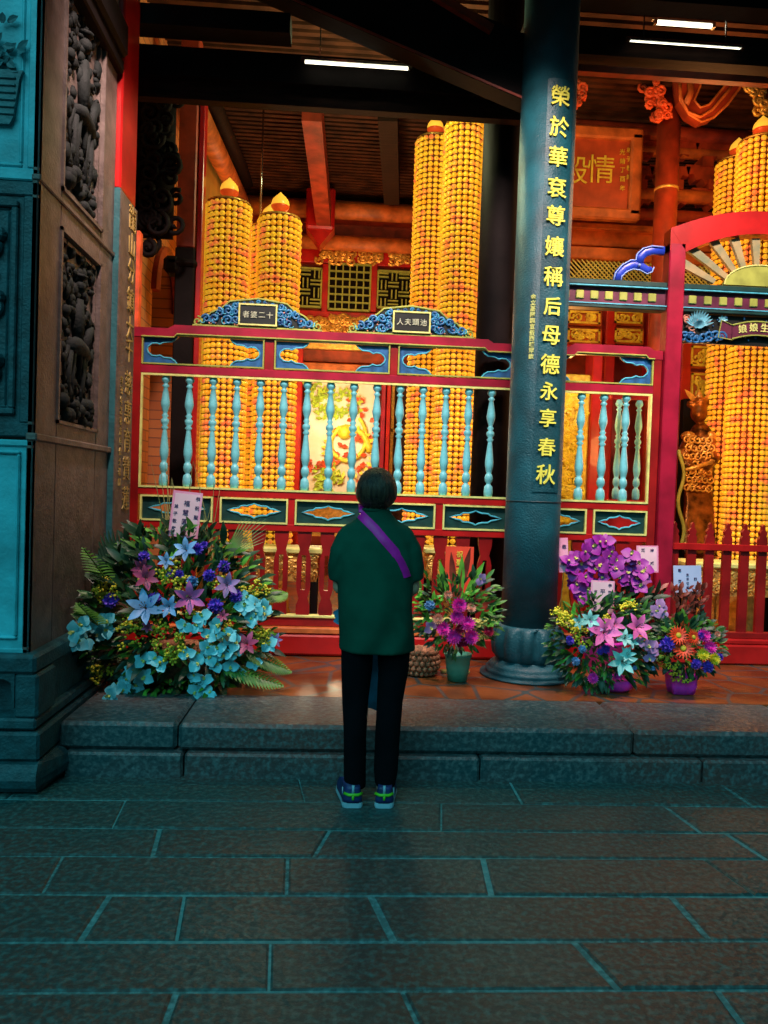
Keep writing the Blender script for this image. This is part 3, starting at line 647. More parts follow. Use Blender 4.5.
# crests with name plaques
def crest(x, chars, label):
    z = 2.553; t = thing('name_crest', label, 'sign', (x, 5.49, z))
    W = .465
    out = [(-W+.02, 0), (-W+.05, .035), (-.38, .05), (-.33, .10), (-.25, .14), (-.20, .185), (-.10, .20), (0, .213)]
    poly = [(x+u, z+v) for u, v in out]+[(x-u, z+v) for u, v in out[-2::-1]]
    b = MB(); b.prism(poly, 5.475, 5.505); b.build('backboard', 'sign_black', t)
    b = MB(); b.tube([(p[0], 5.472, p[1]) for p in poly[1:-1]], .0075, 6); b.box(x-W+.01, x+W-.01, 5.462, 5.51, z, z+.014, 0, .003)
    for sg in (-1, 1): b.tube(spiral(x+sg*(W-.045), z+.035, .036, 1.4, 5.47, 18, PI/2, sg), .007, 6)
    b.build('gilt_border', 'green_gold', t)
    rr = random.Random(int(x*100)); c = MB(); d = MB()
    for sg in (-1, 1):
        b = MB()
        for (u, v, r) in ((.36, .055, .032), (.30, .06, .034), (.27, .105, .03), (.21, .05, .036), (.21, .12, .034), (.16, .16, .024), (.155, .06, .026), (.16, .11, .025)):
            b.tube(spiral(x+sg*u, z+v, r, 1.3, 5.467, 16, rr.uniform(0, 6), sg), .0095, 6)
            c.tube(spiral(x+sg*(u+.02), z+v-.012, r*.7, .8, 5.463, 10, rr.uniform(0, 6), -sg), .004, 5)
        b.build('scrollwork', 'royal_blue2', t, True)
    b = MB()
    for u in (-.1, -.05, 0, .05, .1): b.tube(spiral(x+u, z+.187-abs(u)*.12, .016, 1.2, 5.467, 10, u*30), .006, 5)
    for i in range(46):
        u = rr.uniform(-.38, .38); top = .20-max(0, abs(u)-.15)*.75
        v = rr.uniform(.02, top*.9) if abs(u) > .15 else rr.choice([.022, top-.03]); d.ball((x+u, 5.47, z+v), rr.uniform(.005, .009), 7, 4)
    b.build('top_scrollwork', 'royal_blue2', t, True); c.build('scroll_highlights', 'cyan_paint', t, True); d.build('small_blossoms', 'pink_paint', t, True)
    b = MB(); b.box(x-.125, x+.125, 5.455, 5.475, z+.028, z+.165); pq = b.build('plaque', 'sign_black', t)
    b = MB(); gold_frame(b, x-.135, x+.135, z+.02, z+.172, .011, 5.448); b.build('plaque_frame', 'gold_pale', pq)
    writing('plaque_writing', [(ch, (x-.083+.0555*i, 5.452, z+.096), .050, X_, Z_) for i, ch in enumerate(chars)], pq, 'writing_pale', 0)
mk('royal_blue2', (.02, .10, .42), .35, var=.6, scale=25, bump=.1, col2=(.04, .30, .60)); mk('writing_pale', (.62, .70, .50), .5, var=.1, bump=0)
crest(-.612, '者婆二十', 'blue scroll-carved name crest on the left end of the railing')
crest(.475, '人夫頭池', 'blue scroll-carved name crest nearer the stone column')

# ---------------------------------------------------------------- arched doorway with fan light
dx0, dx1, dc = 2.318, 3.722, 3.02
t = thing('arched_door_frame', 'tall rose red arched door frame with fan rays right of the column', 'doorway', (dc, 5.46, PZ))
for x in (dx0, dx1-.12): b = MB(); b.box(x, x+.12, 5.42, 5.54, PZ, 3.30, 0, .008); b.build('jamb', 'red_rose', t)
b = MB(); n = 20; topc = [(dx0+(dx1-dx0)*i/n, 3.40+.157*(1-((dx0+(dx1-dx0)*i/n-dc)/.702)**2)) for i in range(n+1)]
inn = [(dx0+.12+(dx1-dx0-.24)*i/n, 3.24+.155*(1-((dx0+.12+(dx1-dx0-.24)*i/n-dc)/.582)**2)) for i in range(n+1)]
for i in range(n): b.prism([inn[i], inn[i+1], topc[i+1], topc[i]], 5.42, 5.54)
b.prism([(dx0, 3.24), (dx0+.12, 3.24), (dx0, 3.40)], 5.421, 5.539); b.prism([(dx1-.12, 3.24), (dx1, 3.24), (dx1, 3.40)], 5.421, 5.539)
b.build('arch', 'red_bright', t)
for (a, c) in (((687.7, 246.5), (730, 281)), ((680, 262), (714, 282)), ((712, 240), (736, 275)), ((734, 239), (743.5, 270)), ((755, 239), (756, 268))):
    p, q = at(*a, 5.48), at(*c, 5.48)
    for sg in ((1, -1) if a[0] < 750 else (1,)):
        P = [Vector((dc+sg*(v.x-dc), 5.48, v.z)) for v in (p, q)]
        d = (P[1]-P[0]).normalized(); sd = Vector((-d.z, 0, d.x)); b = MB()
        b.prism([(v.x, v.z) for v in (P[0]-sd*.032, P[1]-sd*.018, P[1]+sd*.018, P[0]+sd*.032)], 5.465, 5.495); b.build('fan_ray', 'ray_paint', t)
b = MB(); b.prism([(dc+.27*math.cos(PI*i/16), 3.028+.145*math.sin(PI*i/16)) for i in range(17)], 5.45, 5.50); b.build('sun_disc', 'green_gold', t)
b = MB(); b.tube([(dc+.275*math.cos(PI*i/16), 5.448, 3.028+.15*math.sin(PI*i/16)) for i in range(17)], .006, 6); b.build('disc_edge', 'gold_pale', t)
# beam with gilt squares, on both sides of the jamb
def dentil(x0, x1, label, squares):
    t = thing('lintel_beam', label, 'beam', ((x0+x1)/2, 5.48, 2.82))
    b = MB(); b.box(x0, x1, 5.43, 5.54, 2.975, 3.015, 0, .006); b.box(x0, x1, 5.44, 5.54, 2.815, 2.840, 0, .005); b.build('moulding', 'dark_green', t)
    b = MB(); b.box(x0, x1, 5.46, 5.53, 2.84, 2.975); b.build('core', 'sign_plum', t)
    b = MB(); b.box(x0, x1, 5.425, 5.445, 2.966, 2.974); b.box(x0, x1, 5.435, 5.45, 2.842, 2.849); b.build('edge_line', 'cyan_paint', t)
    for x in squares: b = MB(); b.box(x-.029, x+.029, 5.448, 5.47, 2.876, 2.936, 0, .005); b.build('gilt_square', 'green_gold', t)
dentil(1.34, 2.316, 'dark green beam with gilt squares left of the arched door jamb', [2.215-.1065*i for i in range(8)])
dentil(2.44, 3.60, 'dark green beam with gilt squares across the arched doorway under the fan', [2.515+.1145*i for i in range(10)])
# blue cloud bracket
pts = [(613, 282), (616, 274), (623, 266), (632, 262), (640, 264), (646, 268), (651, 271), (652, 266), (648, 263), (642, 262), (638, 263), (636, 259), (639, 253), (646, 248), (655, 247), (664, 249)]
b = MB(); ctr = [at(x, y, 5.48) for x, y in [(617, 281), (619, 274), (625, 268), (633, 264.5), (640, 266), (647, 270), (652, 269)]]; b.tube(ctr, [.035, .036, .036, .036, .034, .028, .016], 10, flat=.6)
b.tube([at(x, y, 5.48) for x, y in [(639, 264), (640, 257), (645, 252), (653, 250), (664, 251)]], [.034, .036, .036, .036, .034], 10, flat=.6)
t = tag(b.build('cloud_bracket', 'royal_blue', None, True, loc=at(640, 282, 5.48)), 'royal blue cloud-shaped bracket beside the arched door jamb', 'bracket')
b = MB(); b.tube([at(x, y, 5.452) for x, y in [(613.5, 281), (615.5, 273), (622, 265), (631, 260), (636, 260), (637, 254), (643, 248.5), (652, 246), (663.5, 247)]], .005, 6)
b.tube([at(x, y, 5.452) for x, y in [(621, 281), (622, 276), (627, 271.5), (633, 269), (640, 270), (647, 274), (652, 272), (654, 267)]], .005, 6); b.ball(at(639.5, 265, 5.45), .012, 8, 5); b.build('pale_outline', 'pale_blue', t, True)
# lotus board with scroll
t = thing('lotus_board', 'blue lotus carved board with plum name scroll hanging in doorway', 'sign', (dc, 5.49, 2.60))
b = MB(); b.box(2.44, 3.60, 5.485, 5.505, 2.60, 2.812); b.build('backboard', 'sign_black', t)
mk('lotus_blue', (.20, .58, .72), .4, var=.4, scale=30, bump=.1); mk('sea_blue', (.02, .16, .40), .4, var=.4, scale=30, bump=.1)
b = MB(); c = MB(); d_ = MB(); rr = random.Random(4)
for sg in (1, -1):
    X = lambda px, py: Vector((dc+sg*(at(px, py, 5.475).x-dc), 5.475, at(px, py, 5.475).z))
    p = X(697, 326)
    for i in range(13): a = PI*(i/12); b.petal(p, (math.cos(a), -.15, .15+math.sin(a)), (0, -1, .2), .11, .024, .25, seg=5)
    for i in range(9): a = PI*(.1+.8*i/8); b.petal(p-Z_*.01, (math.cos(a), -.5, .1+.7*math.sin(a)), (0, -1, .2), .06, .035, .2, seg=3)
    for i in range(7): q = X(683+i*6.2, 339+1.5*math.sin(i)); c.tube(spiral(q.x, q.z+.012, .042, 1.3, 5.465, 14, i), .010, 6)
    for i in range(5): q = X(686+i*1.5, 318+i*2.5); d_.tube(spiral(q.x, q.z, .03, 1.2, 5.47, 10, i*2), .007, 5)
    for i in range(12): q = X(rr.uniform(684, 716), rr.uniform(316, 343)); d_.ball((q.x, 5.47, q.z), .008, 6, 4)
    q = X(722, 320)
    for i in range(7): a = i*.9; b.petal(q, (math.cos(a), -.2, math.sin(a)), (0, -1, 0), .04, .02, .2, seg=2)
for i in range(30): q = (rr.uniform(2.46, 3.58), 5.475, rr.uniform(2.61, 2.80)); c.ball(q, rr.uniform(.005, .010), 6, 4)
b.build('lotus', 'lotus_blue', t); d_.build('small_flowers', 'pink_paint', t, True); c.build('waves', 'sea_blue', t, True)
b = MB(); sc = []
for i in range(15): u = -1+2*i/14; sc.append((dc+.20*u, 2.745+.035*(1-u*u)-.01))
lo = [(x, z-.10) for x, z in sc]
for i in range(14): b.prism([lo[i], lo[i+1], sc[i+1], sc[i]], 5.45, 5.475)
for sg in (1, -1): b.prism([(dc+sg*.19, 2.63), (dc+sg*.30, 2.645), (dc+sg*.28, 2.77), (dc+sg*.19, 2.735)][::(1 if sg > 0 else -1)], 5.46, 5.48)
s = b.build('name_scroll', 'sign_plum', t)
b = MB(); b.tube([(x, 5.447, z) for x, z in sc], .006, 6); b.tube([(x, 5.447, z) for x, z in lo], .006, 6)
for sg in (1, -1): b.tube([(dc+sg*.19, 5.457, 2.63), (dc+sg*.30, 5.457, 2.645), (dc+sg*.28, 5.457, 2.77), (dc+sg*.19, 5.457, 2.735)], .005, 6)
b.build('gilt_edge', 'green_gold', s)
writing('scroll_writing', [(ch, (dc-.125+.083*i, 5.447, 2.715+[-.002, .012, .012, -.002][i]), .066, (1, 0, [.12, .04, -.04, -.12][i]), (-[.12, .04, -.04, -.12][i], 0, 1)) for i, ch in enumerate('娘娘生註')], s, 'gold_pale', .001)
# low picket fence in the doorway
t = thing('picket_fence', 'low red picket fence closing the arched doorway', 'fence', (dc, 5.5, PZ))
for i in range(9):
    x = 2.475+.1345*i; b = MB(); w = .033
    b.prism([(x-w, .48), (x+w, .48), (x+w, 1.18), (x+w*.7, 1.20), (x+w*.9, 1.225), (x+w*.35, 1.25), (x+w*.35, 1.275), (x, 1.29), (x-w*.35, 1.275), (x-w*.35, 1.25), (x-w*.9, 1.225), (x-w*.7, 1.20), (x-w, 1.18)], 5.485, 5.515); b.build('picket', 'red_lacquer', t)
b = MB(); b.box(2.438, 3.60, 5.465, 5.485, 1.085, 1.135, 0, .004); b.build('rail', 'red_bright', t)
b = MB(); b.box(2.438, 3.60, 5.465, 5.53, .44, .485, 0, .004); b.build('rail', 'red_lacquer', t)
b = MB(); b.box(2.438, 3.60, 5.42, 5.56, PZ, .40, 0, .012); b.box(2.438, 3.60, 5.435, 5.56, .40, .44, 0, .01); b.build('threshold', 'red_bright', t)

# ---------------------------------------------------------------- stone column
CX, CY, CR = 1.283, 5.0, .178
t = thing('stone_column', 'tall round dark stone column with gold couplet, between the two railings', 'column', (CX, CY, PZ))
b = MB(); b.lathe([(CR+.004, .32), (CR+.002, 1.0), (CR, 5.3)], (CX, CY, PZ), 48); b.build('shaft', 'column_stone', t, True)
mk('groove', (.012, .04, .05), .5, var=.2)
b = MB(); b.lathe([(CR+.006, 0), (CR+.006, .006)], (CX, CY, at(530, 502, 4.82).z), 48); b.build('joint_ring', 'groove', t, True)
def col_pt(a, z, r=CR): return Vector((CX+r*math.sin(a), CY-r*math.cos(a), z))   # a = 0 faces the courtyard
za, zb_ = at(550, 78, 4.82).z, at(540, 492, 4.82).z
a0, a1 = -.30, .72   # couplet slab on the shaft
b = MB(); n = 12; vs = []; fs = []
for i in range(n+1):
    a = a0+(a1-a0)*i/n
    for z, r in ((zb_, CR-.005), (zb_, CR+.007), (za, CR+.007), (za, CR-.005)): vs.append(col_pt(a, z, r))
for i in range(n):
    for k in range(3): fs.append((i*4+k, i*4+4+k, i*4+5+k, i*4+1+k))
fs += [(0, 1, 2, 3), (n*4+3, n*4+2, n*4+1, n*4)]
b.add(vs, fs); b.build('couplet_slab', 'column_stone', t, False)
am = .14
chs = '榮於華袞尊孃稱后母德永享春秋'; ys = [95, 126, 156, 187, 215, 246, 276, 306, 335, 364, 391, 418, 447, 474.5]
tn = Vector((math.cos(am), math.sin(am), 0)); it = []
for ch, y in zip(chs, ys):
    p = at(547, y, CY-CR-.008); it.append((ch, col_pt(am, p.z, CR+.010), .134 if ch not in '后永享春' else .122, tn, Z_))
writing('couplet_writing', it, t, 'gold_paint2', 0.0014, .004, 'yellow gilt characters running down the front')
as_ = -.52; tn = Vector((math.cos(as_), math.sin(as_), 0)); it = []
for i, ch in enumerate('金立基隊臨宣俗西埔眾欽'):
    p = at(520, 296+i*6.0, CY-CR*.85); it.append((ch, col_pt(as_, p.z, CR+.003), .036, tn, Z_))
writing('dedication_writing', it, t, 'gold_pale', .0008, .002)
# lotus-bud drum and stepped base
b = MB(); n = 64; vs = []; fs = []; pr = [(.175, .335), (.20, .33), (.225, .31), (.24, .26), (.245, .20), (.235, .14), (.20, .10), (.18, .095)]
lob = 12
for r, z in pr:
    for i in range(n):
        a = 2*PI*i/n; k = abs(math.sin(a*lob/2))**.55; q = r*(1-.22*(1-k)*(1 if .1 < z < .32 else 0)); vs.append((CX+q*math.cos(a), CY+q*math.sin(a), PZ+z))
for k in range(len(pr)-1):
    for i in range(n): j = (i+1) % n; fs.append((k*n+j, k*n+i, k*n+n+i, k*n+n+j))
b.add(vs, fs); b.build('lotus_drum', 'column_stone', t, True)
b = MB(); b.lathe([(.31, 0), (.31, .010), (.268, .012), (.275, .025), (.272, .045), (.255, .05), (.258, .062), (.235, .085), (.215, .09), (.20, .105)], (CX, CY, PZ), 48); b.build('base_ring', 'column_stone', t, True)
# ---------------------------------------------------------------- votive lamp towers
def lampmat():
    m = bpy.data.materials.new('lamp_niche'); m.use_nodes = True; nt = m.node_tree; b = nt.nodes['Principled BSDF']; L = nt.links
    tc = nt.nodes.new('ShaderNodeTexCoord'); n = nt.nodes.new('ShaderNodeTexNoise'); n.inputs['Scale'].default_value = 9; n.inputs['Detail'].default_value = 2; L.new(tc.outputs['Object'], n.inputs['Vector'])
    cr = nt.nodes.new('ShaderNodeValToRGB'); cr.color_ramp.elements[0].position = .35; cr.color_ramp.elements[1].position = .68
    cr.color_ramp.elements[0].color = (1, .42, .02, 1); cr.color_ramp.elements[1].color = (1, .22, .06, 1)
    e = cr.color_ramp.elements.new(.5); e.color = (1, .60, .03, 1)
    L.new(n.outputs['Fac'], cr.inputs[0]); L.new(cr.outputs[0], b.inputs['Base Color']); L.new(cr.outputs[0], b.inputs['Emission Color'])
    b.inputs['Emission Strength'].default_value = .42; b.inputs['Roughness'].default_value = .25
    M_['lamp_niche'] = m
lampmat()
mk('tower_core', (.16, .03, .006), .5, var=.2); mk('bulb_flame', (1, .45, .05), .3, var=.2, scale=8, bump=0, col2=(1, .7, .1), emit=(1, .50, .04), es=.8); mk('bulb_base', (.7, .08, .02), .3, var=.2, emit=(.8, .08, .01), es=.4)
_tw = {}
def tower(x, y, ztop, r, label, group, flame=True, zbase=.92, lean=0):
    t = thing('votive_lamp_tower', label, 'lamp tower', (x, y, PZ), group)
    ncol = max(14, round(2*PI*r/.056)); rows = int((ztop-zbase)/.0535); key = (round(r, 3), rows)
    if key not in _tw:
        b = MB(); c = MB()
        c.lathe([(r*.96, 0), (r*.96, rows*.0535)], n=24)
        for k in range(rows):
            z = (k+.5)*.0535
            for i in range(ncol):
                a = 2*PI*i/ncol; b.ball((r*math.cos(a), r*math.sin(a), z), .0275, 6, 4, sz=.96)
        for k in range(0, rows+1): c.lathe([(r*1.0, k*.0535-.003), (r*1.05, k*.0535-.003), (r*1.05, k*.0535+.003), (r*1.0, k*.0535+.003)], n=24)
        _tw[key] = (b.mesh('lamp_niches', 'lamp_niche', True), c.mesh('core', 'tower_core', True))
    nm, cm = _tw[key]
    put('core', cm, t, (x, y, zbase)); put('lamp_niches', nm, t, (x, y, zbase))
    zt = zbase+rows*.0535
    b = MB(); b.lathe([(r*.98, 0), (r*1.04, .0), (r*1.04, .02), (r*.5, .035), (.03, .04), (.022, .06), (.03, .075)], (x, y, zt), 24); b.build('cap', 'gold_metal', t, True)
    b = MB(); b.lathe([(r*1.12, 0), (r*1.15, .03), (r*1.05, .07), (r*1.0, .2), (r*.85, .3), (r*1.0, .45), (r*1.12, .55), (r*1.15, .60), (r*1.08, .65), (r*1.0, zbase-PZ)], (x, y, PZ), 24); b.build('pedestal', 'gold_metal', t, True)
    if flame:
        b = MB(); b.lathe([(.02, .075), (.05, .09), (.078, .12), (.085, .15), (.075, .185), (.05, .215), (.022, .24), (.004, .26)], (x, y, zt), 16); f = b.build('flame_bulb', 'bulb_flame', t, True)
        b = MB(); b.lathe([(.02, .065), (.055, .082), (.081, .115), (.0865, .13), (.01, .13)], (x, y, zt), 16); b.build('bulb_cup', 'bulb_base', f, True)
    return t
G1 = 'golden votive lamp towers behind the left railing'
def tw(px, ytop, Y, rpx, label, group, flame=True):
    p = at(px, ytop, Y); return tower(p.x, Y, p.z, rpx/F*Y, label, group, flame)
tw(229, 206, 7.2, 20.5, 'golden votive lamp tower nearest the left yellow wall, front one', G1)
tw(280, 216, 7.2, 19.5, 'golden votive lamp tower with dusky red flame bulb, right one of the left pair', G1)
tw(224, 218, 7.95, 18.5, 'golden lamp tower half hidden behind the leftmost tower', G1)
tw(270, 226, 7.95, 17.5, 'golden lamp tower half hidden between the left pair', G1)
tw(465, 124, 7.2, 18.5, 'tallest golden votive lamp tower beside the black timber column', G1, False)
tw(435, 139, 7.9, 17.5, 'tall pale golden lamp tower with yellow bulb, left of the tallest', G1)
tw(762, 143, 6.95, 21.5, 'front golden votive lamp tower in the arched doorway', G1)
tw(738, 162, 7.5, 19.5, 'rear golden votive lamp tower in the arched doorway, left of the front one', G1)
# thin rod hanging between the left towers
p = at(256, 108, 7.0); q = at(252, 215, 7.0); b = MB(); b.tube([(p.x, 7.6, 5.2), (p.x, 7.6, 3.9)], .010, 8); tag(b.build('hanging_rod', 'chrome', None, True, loc=(p.x, 7.6, 3.9)), 'thin pale rod hanging from the roof above the left lamp towers', 'rod')

# ---------------------------------------------------------------- left inner post
p = at(187, 250, 6.55); zz = p.z
b = MB(); b.box(p.x-.075, p.x+.075, 6.47, 6.63, zz, 5.15, 0, .01)
t = thing('inner_post', 'square post behind left end of railing, dark red above and black below', 'post', (p.x, 6.55, PZ))
b.build('upper_shaft', 'red_wood', t)
b = MB(); b.box(p.x-.08, p.x+.08, 6.465, 6.635, PZ, zz, 0, .01); b.box(p.x-.14, p.x+.10, 6.43, 6.66, zz-.16, zz-.10, 0, .02); b.box(p.x-.17, p.x-.04, 6.43, 6.62, zz-.22, zz-.08, 0, .03); b.build('lower_shaft', 'black_wood', t)
b = MB(); b.box(p.x+.085, p.x+.13, 6.5, 6.62, PZ, 4.7, 0, .006); tag(b.build('door_jamb', 'red_bright', None, loc=(p.x+.1, 6.56, PZ)), 'thin bright red jamb against the inner post', 'jamb')
# carved dark fretwork bracket hanging against the left wall
rr = random.Random(5); b = MB()
for i in range(70):
    px, py = rr.uniform(133, 176), rr.uniform(58, 250)
    if px > 150 and py > 235: continue
    q = atX(px, py, WX+.05) if False else at(px, py, 6.0); q = Vector((max(q.x, WX+.13), 6.0+rr.uniform(-.03, .05), q.z))
    b.tube(spiral(q.x, q.z, rr.uniform(.05, .10), 1.3, q.y, 14, rr.uniform(0, 6), rr.choice((1, -1))), rr.uniform(.014, .024), 6)
q0, q1 = at(133, 60, 6.0), at(178, 60, 6.0); b.box(max(q0.x, WX+.01), q1.x-.02, 6.06, 6.09, at(150, 235, 6).z, at(150, 50, 6).z)
tag(b.build('carved_bracket', 'black_wood', None, True, loc=at(150, 240, 6.05)), 'dark carved openwork board above the brick archway at left', 'carving')
p = at(137.5, 280, 5.66); b = MB(); b.box(p.x-.022, p.x+.022, 5.62, 5.70, PZ, at(137, 232, 5.66).z, 0, .005); tag(b.build('narrow_jamb', 'mural_red', None, loc=(p.x, 5.66, PZ)), 'narrow orange-red jamb between couplet post and brick archway', 'jamb')

# ---------------------------------------------------------------- right bay of the hall
RY = 8.05
def rbox(name, x0, x1, y0, y1, m, par, Y=RY, d=.15, bev=.01):
    b = MB(); xm = (x0+x1)/2; ym = (y0+y1)/2; b.box(at(x0, ym, Y).x, at(x1, ym, Y).x, Y, Y+d, at(xm, y1, Y).z, at(xm, y0, Y).z, 0, bev); return b.build(name, m, par)
bay = struct(bpy.data.objects.new('inner_screen', None)); C.objects.link(bay); bay.location = (4, RY, PZ)
rbox('back_board', 505, 810, 228, 560, 'red_wood', bay, RY+.35, .1)
def rround(x0, x1, y, r, m, Y): b = MB(); p, q = at(x0, y, Y), at(x1, y, Y); q.z = p.z; b.tube([p, q], r, 12); b.build('round_beam', m, bay, True)
for y, r, m, Y in ((124, .09, 'red_wood', 7.98), (142, .06, 'orange_wood', 8.0), (162, .05, 'red_wood', 8.05), (186, .07, 'orange_wood', 7.98), (206, .06, 'red_wood', 8.0)): rround(500, 800, y, r, m, Y)
rbox('panel', 505, 810, 226, 232, 'orange_wood', bay); rbox('panel', 505, 810, 233, 249, 'orange_wood', bay, RY+.1); rbox('panel', 505, 810, 250, 262, 'orange_wood', bay, RY+.04)
b = MB()
for i in range(13): x = at(575+i*17, 241, RY+.08); b.lathe([(.09, 0), (.09, .02)], (0, 0, 0), 8)
b2 = MB()
p0, p1 = at(560, 285, RY+.1), at(700, 264, RY+.1)
for i in range(60):
    x = p0.x+i*.05
    for sg in (1, -1): b2.beam((x, RY+.1+.01*sg, p0.z-.05), (x+sg*.33, RY+.1+.01*sg, p0.z+.28), .012, .012)
b2.build('lattice_strip', 'gold_pale', bay); rbox('lattice_back', 505, 810, 264, 282, 'black_wood', bay, RY+.2)
# scalloped brackets between beams
b = MB()
for i in range(7):
    for y in (175, 150, 198):
        c_ = at(560+i*36+(y % 7)*3, y, RY-.05)
        b.prism([(c_.x+.22*u, c_.z+.13*v) for u, v in ((-1, .6), (-.9, -.2), (-.6, -.1), (-.5, -.6), (-.2, -.5), (0, -1), (.2, -.5), (.5, -.6), (.6, -.1), (.9, -.2), (1, .6))][::-1], RY-.1, RY+.05)
        b.box(c_.x-.06, c_.x+.06, RY-.14, RY+.06, c_.z+.06, c_.z+.16)
b.build('bracket_arms', 'red_wood', bay)
# gilded relief door panels
def gilt_panel(x0, x1, y0, y1, Y=RY-.05, par=None):
    par = par or bay; o = rbox('gilded_panel', x0, x1, y0, y1, 'orange_wood', par, Y, .1, .01); xm, ym = (x0+x1)/2, (y0+y1)/2
    p0, p1 = at(x0+2, y1-2, Y), at(x1-2, y0+2, Y); b = MB()
    b.box(p0.x, p1.x, Y-.02, Y+.02, p1.z-.02, p1.z); b.box(p0.x, p1.x, Y-.02, Y+.02, p0.z, p0.z+.02); b.box(p0.x, p0.x+.02, Y-.02, Y+.02, p0.z, p1.z); b.box(p1.x-.02, p1.x, Y-.02, Y+.02, p0.z, p1.z)
    for i in range(max(5, int((p1.x-p0.x)*(p1.z-p0.z)*150))):
        x, z = R.uniform(p0.x+.05, p1.x-.05), R.uniform(p0.z+.05, p1.z-.05); b.tube(spiral(x, z, .05, 1.1, Y-.01, 8, R.uniform(0, 6)), .014, 5)
    b.build('gilt_relief', 'gold_bright', o)
mk('gold_bright', (1, .72, .08), .35, metal=.2, var=.3, scale=20, bump=.2)
for (x0, x1) in ((530, 562), (565, 602), (612, 644)):
    gilt_panel(x0, x1, 310, 325); gilt_panel(x0, x1, 328, 344); 
rbox('red_stile', 602, 612, 308, 560, 'red_bright', bay, RY-.06); rbox('red_stile', 644, 662, 308, 560, 'red_bright', bay, RY-.06); rbox('panel_rail', 505, 662, 344, 350, 'red_bright', bay, RY-.04)
gilt_panel(688, 714, 345, 368); gilt_panel(688, 714, 372, 402); rbox('red_stile', 678, 688, 340, 560, 'red_bright', bay, RY-.06)
# bright gilded shrine glimpsed through the right railing
t = thing('gilded_shrine', 'glowing gilded shrine seen through the short railing right of column', 'shrine', (at(575, 500, 7.7).x, 7.7, PZ))
p0, p1 = at(540, 520, 7.6), at(591, 375, 7.6); b = MB(); b.box(p0.x, p1.x, 7.6, 7.8, PZ, p1.z, 0, .01); b.build('body', 'gold_bright', t)
b = MB()
for i in range(150): x, z = R.uniform(p0.x+.05, p1.x-.05), R.uniform(p0.z, p1.z-.1); b.tube(spiral(x, z, R.uniform(.035, .07), 1.2, 7.58, 8, R.uniform(0, 6)), .018, 5)
b.build('relief', 'dragon_gold', t)
b = MB(); b.box(p1.x, p1.x+.10, 7.55, 7.8, PZ, p1.z+.3, 0, .01); b.build('side_post', 'red_bright', t)
# name board 殿情
t = thing('hanging_name_board', 'orange-red hanging name board with gold characters, right of the column', 'sign', at(598, 200, 7.7))
Yb = 7.7; c0, c1 = at(500, 205, Yb), at(632, 140, Yb); b = MB()
p_ = [(c0.x, c0.z), (c1.x, c0.z), (c1.x, c1.z), (c0.x, c1.z)]; b.box(c0.x, c1.x, Yb, Yb+.06, c0.z, c1.z, 0, .01); b.build('board', 'board_red', t)
b = MB(); 
for a in ((c0.x-.06, c1.x+.1, c1.z-.02, c1.z+.10), (c0.x-.06, c1.x+.1, c0.z-.10, c0.z+.02), (c1.x-.02, c1.x+.1, c0.z-.05, c1.z+.05), (c0.x-.08, c0.x+.02, c0.z-.05, c1.z+.05)): b.box(a[0], a[1], Yb-.06, Yb+.04, a[2], a[3], 0, .02)
b.build('frame', 'orange_wood', t)
ch = lambda c_, px, py, s: (c_, at(px, py, Yb-.01), s, X_, Z_)
writing('board_writing', [ch('殿', 574, 170, .30), ch('情', 601, 169, .30), ch('聖', 530, 170, .30)]+[ch('同治甲戌', 0, 0, 0) for _ in []]+[(q, at(622.5+.2*j, 152+i*9, Yb-.01), .06, X_, Z_) for j, q_ in enumerate(['光緒丁酉年']) for i, q in enumerate(q_)]+[(q, at(629, 150+i*9, Yb-.01), .055, X_, Z_) for i, q in enumerate('弟子敬謝')], t, 'gold_bright', 0)
# red round column in the hall with carved bracket and lantern-shaped finial
pc = at(668, 150, 7.3); b = MB(); b.lathe([(.108, 0), (.108, 5.15)], (pc.x, 7.3, PZ), 20)
t = tag(b.build('round_column', 'red_wood', None, True, loc=(pc.x, 7.3, PZ)), 'dark red round hall column right of the hanging name board', 'column')
b = MB(); b.lathe([(.114, 0), (.114, .025)], (pc.x, 7.3, at(668, 187, 7.2).z), 20); b.build('band', 'gold_metal', t, True)
def carved(pxs, label, m, Y, n=30, rad=.06):
    b = MB(); q = None
    for i in range(n):
        x, y = R.choice(pxs); q = at(x+R.uniform(-7, 7), y+R.uniform(-6, 6), Y); b.tube(spiral(q.x, q.z, R.uniform(.5, 1)*rad, 1.3, Y+R.uniform(-.05, .05), 10, R.uniform(0, 6)), rad*.28, 6)
    x, y = pxs[0]; tag(b.build('carved_bracket', m, None, True, loc=at(x, y, Y)), label, 'carving')
carved([(652, 90), (655, 100), (660, 112)], 'red and gold carved bracket on left side of the hall column', 'mural_red', 7.15)
carved([(575, 90), (570, 100), (566, 110)], 'carved red bracket against right edge of stone column', 'mural_red', 7.0)
carved([(752, 88), (758, 98), (764, 106)], 'gilt carved bracket at the right edge above lamp towers', 'gold_metal', 7.0)
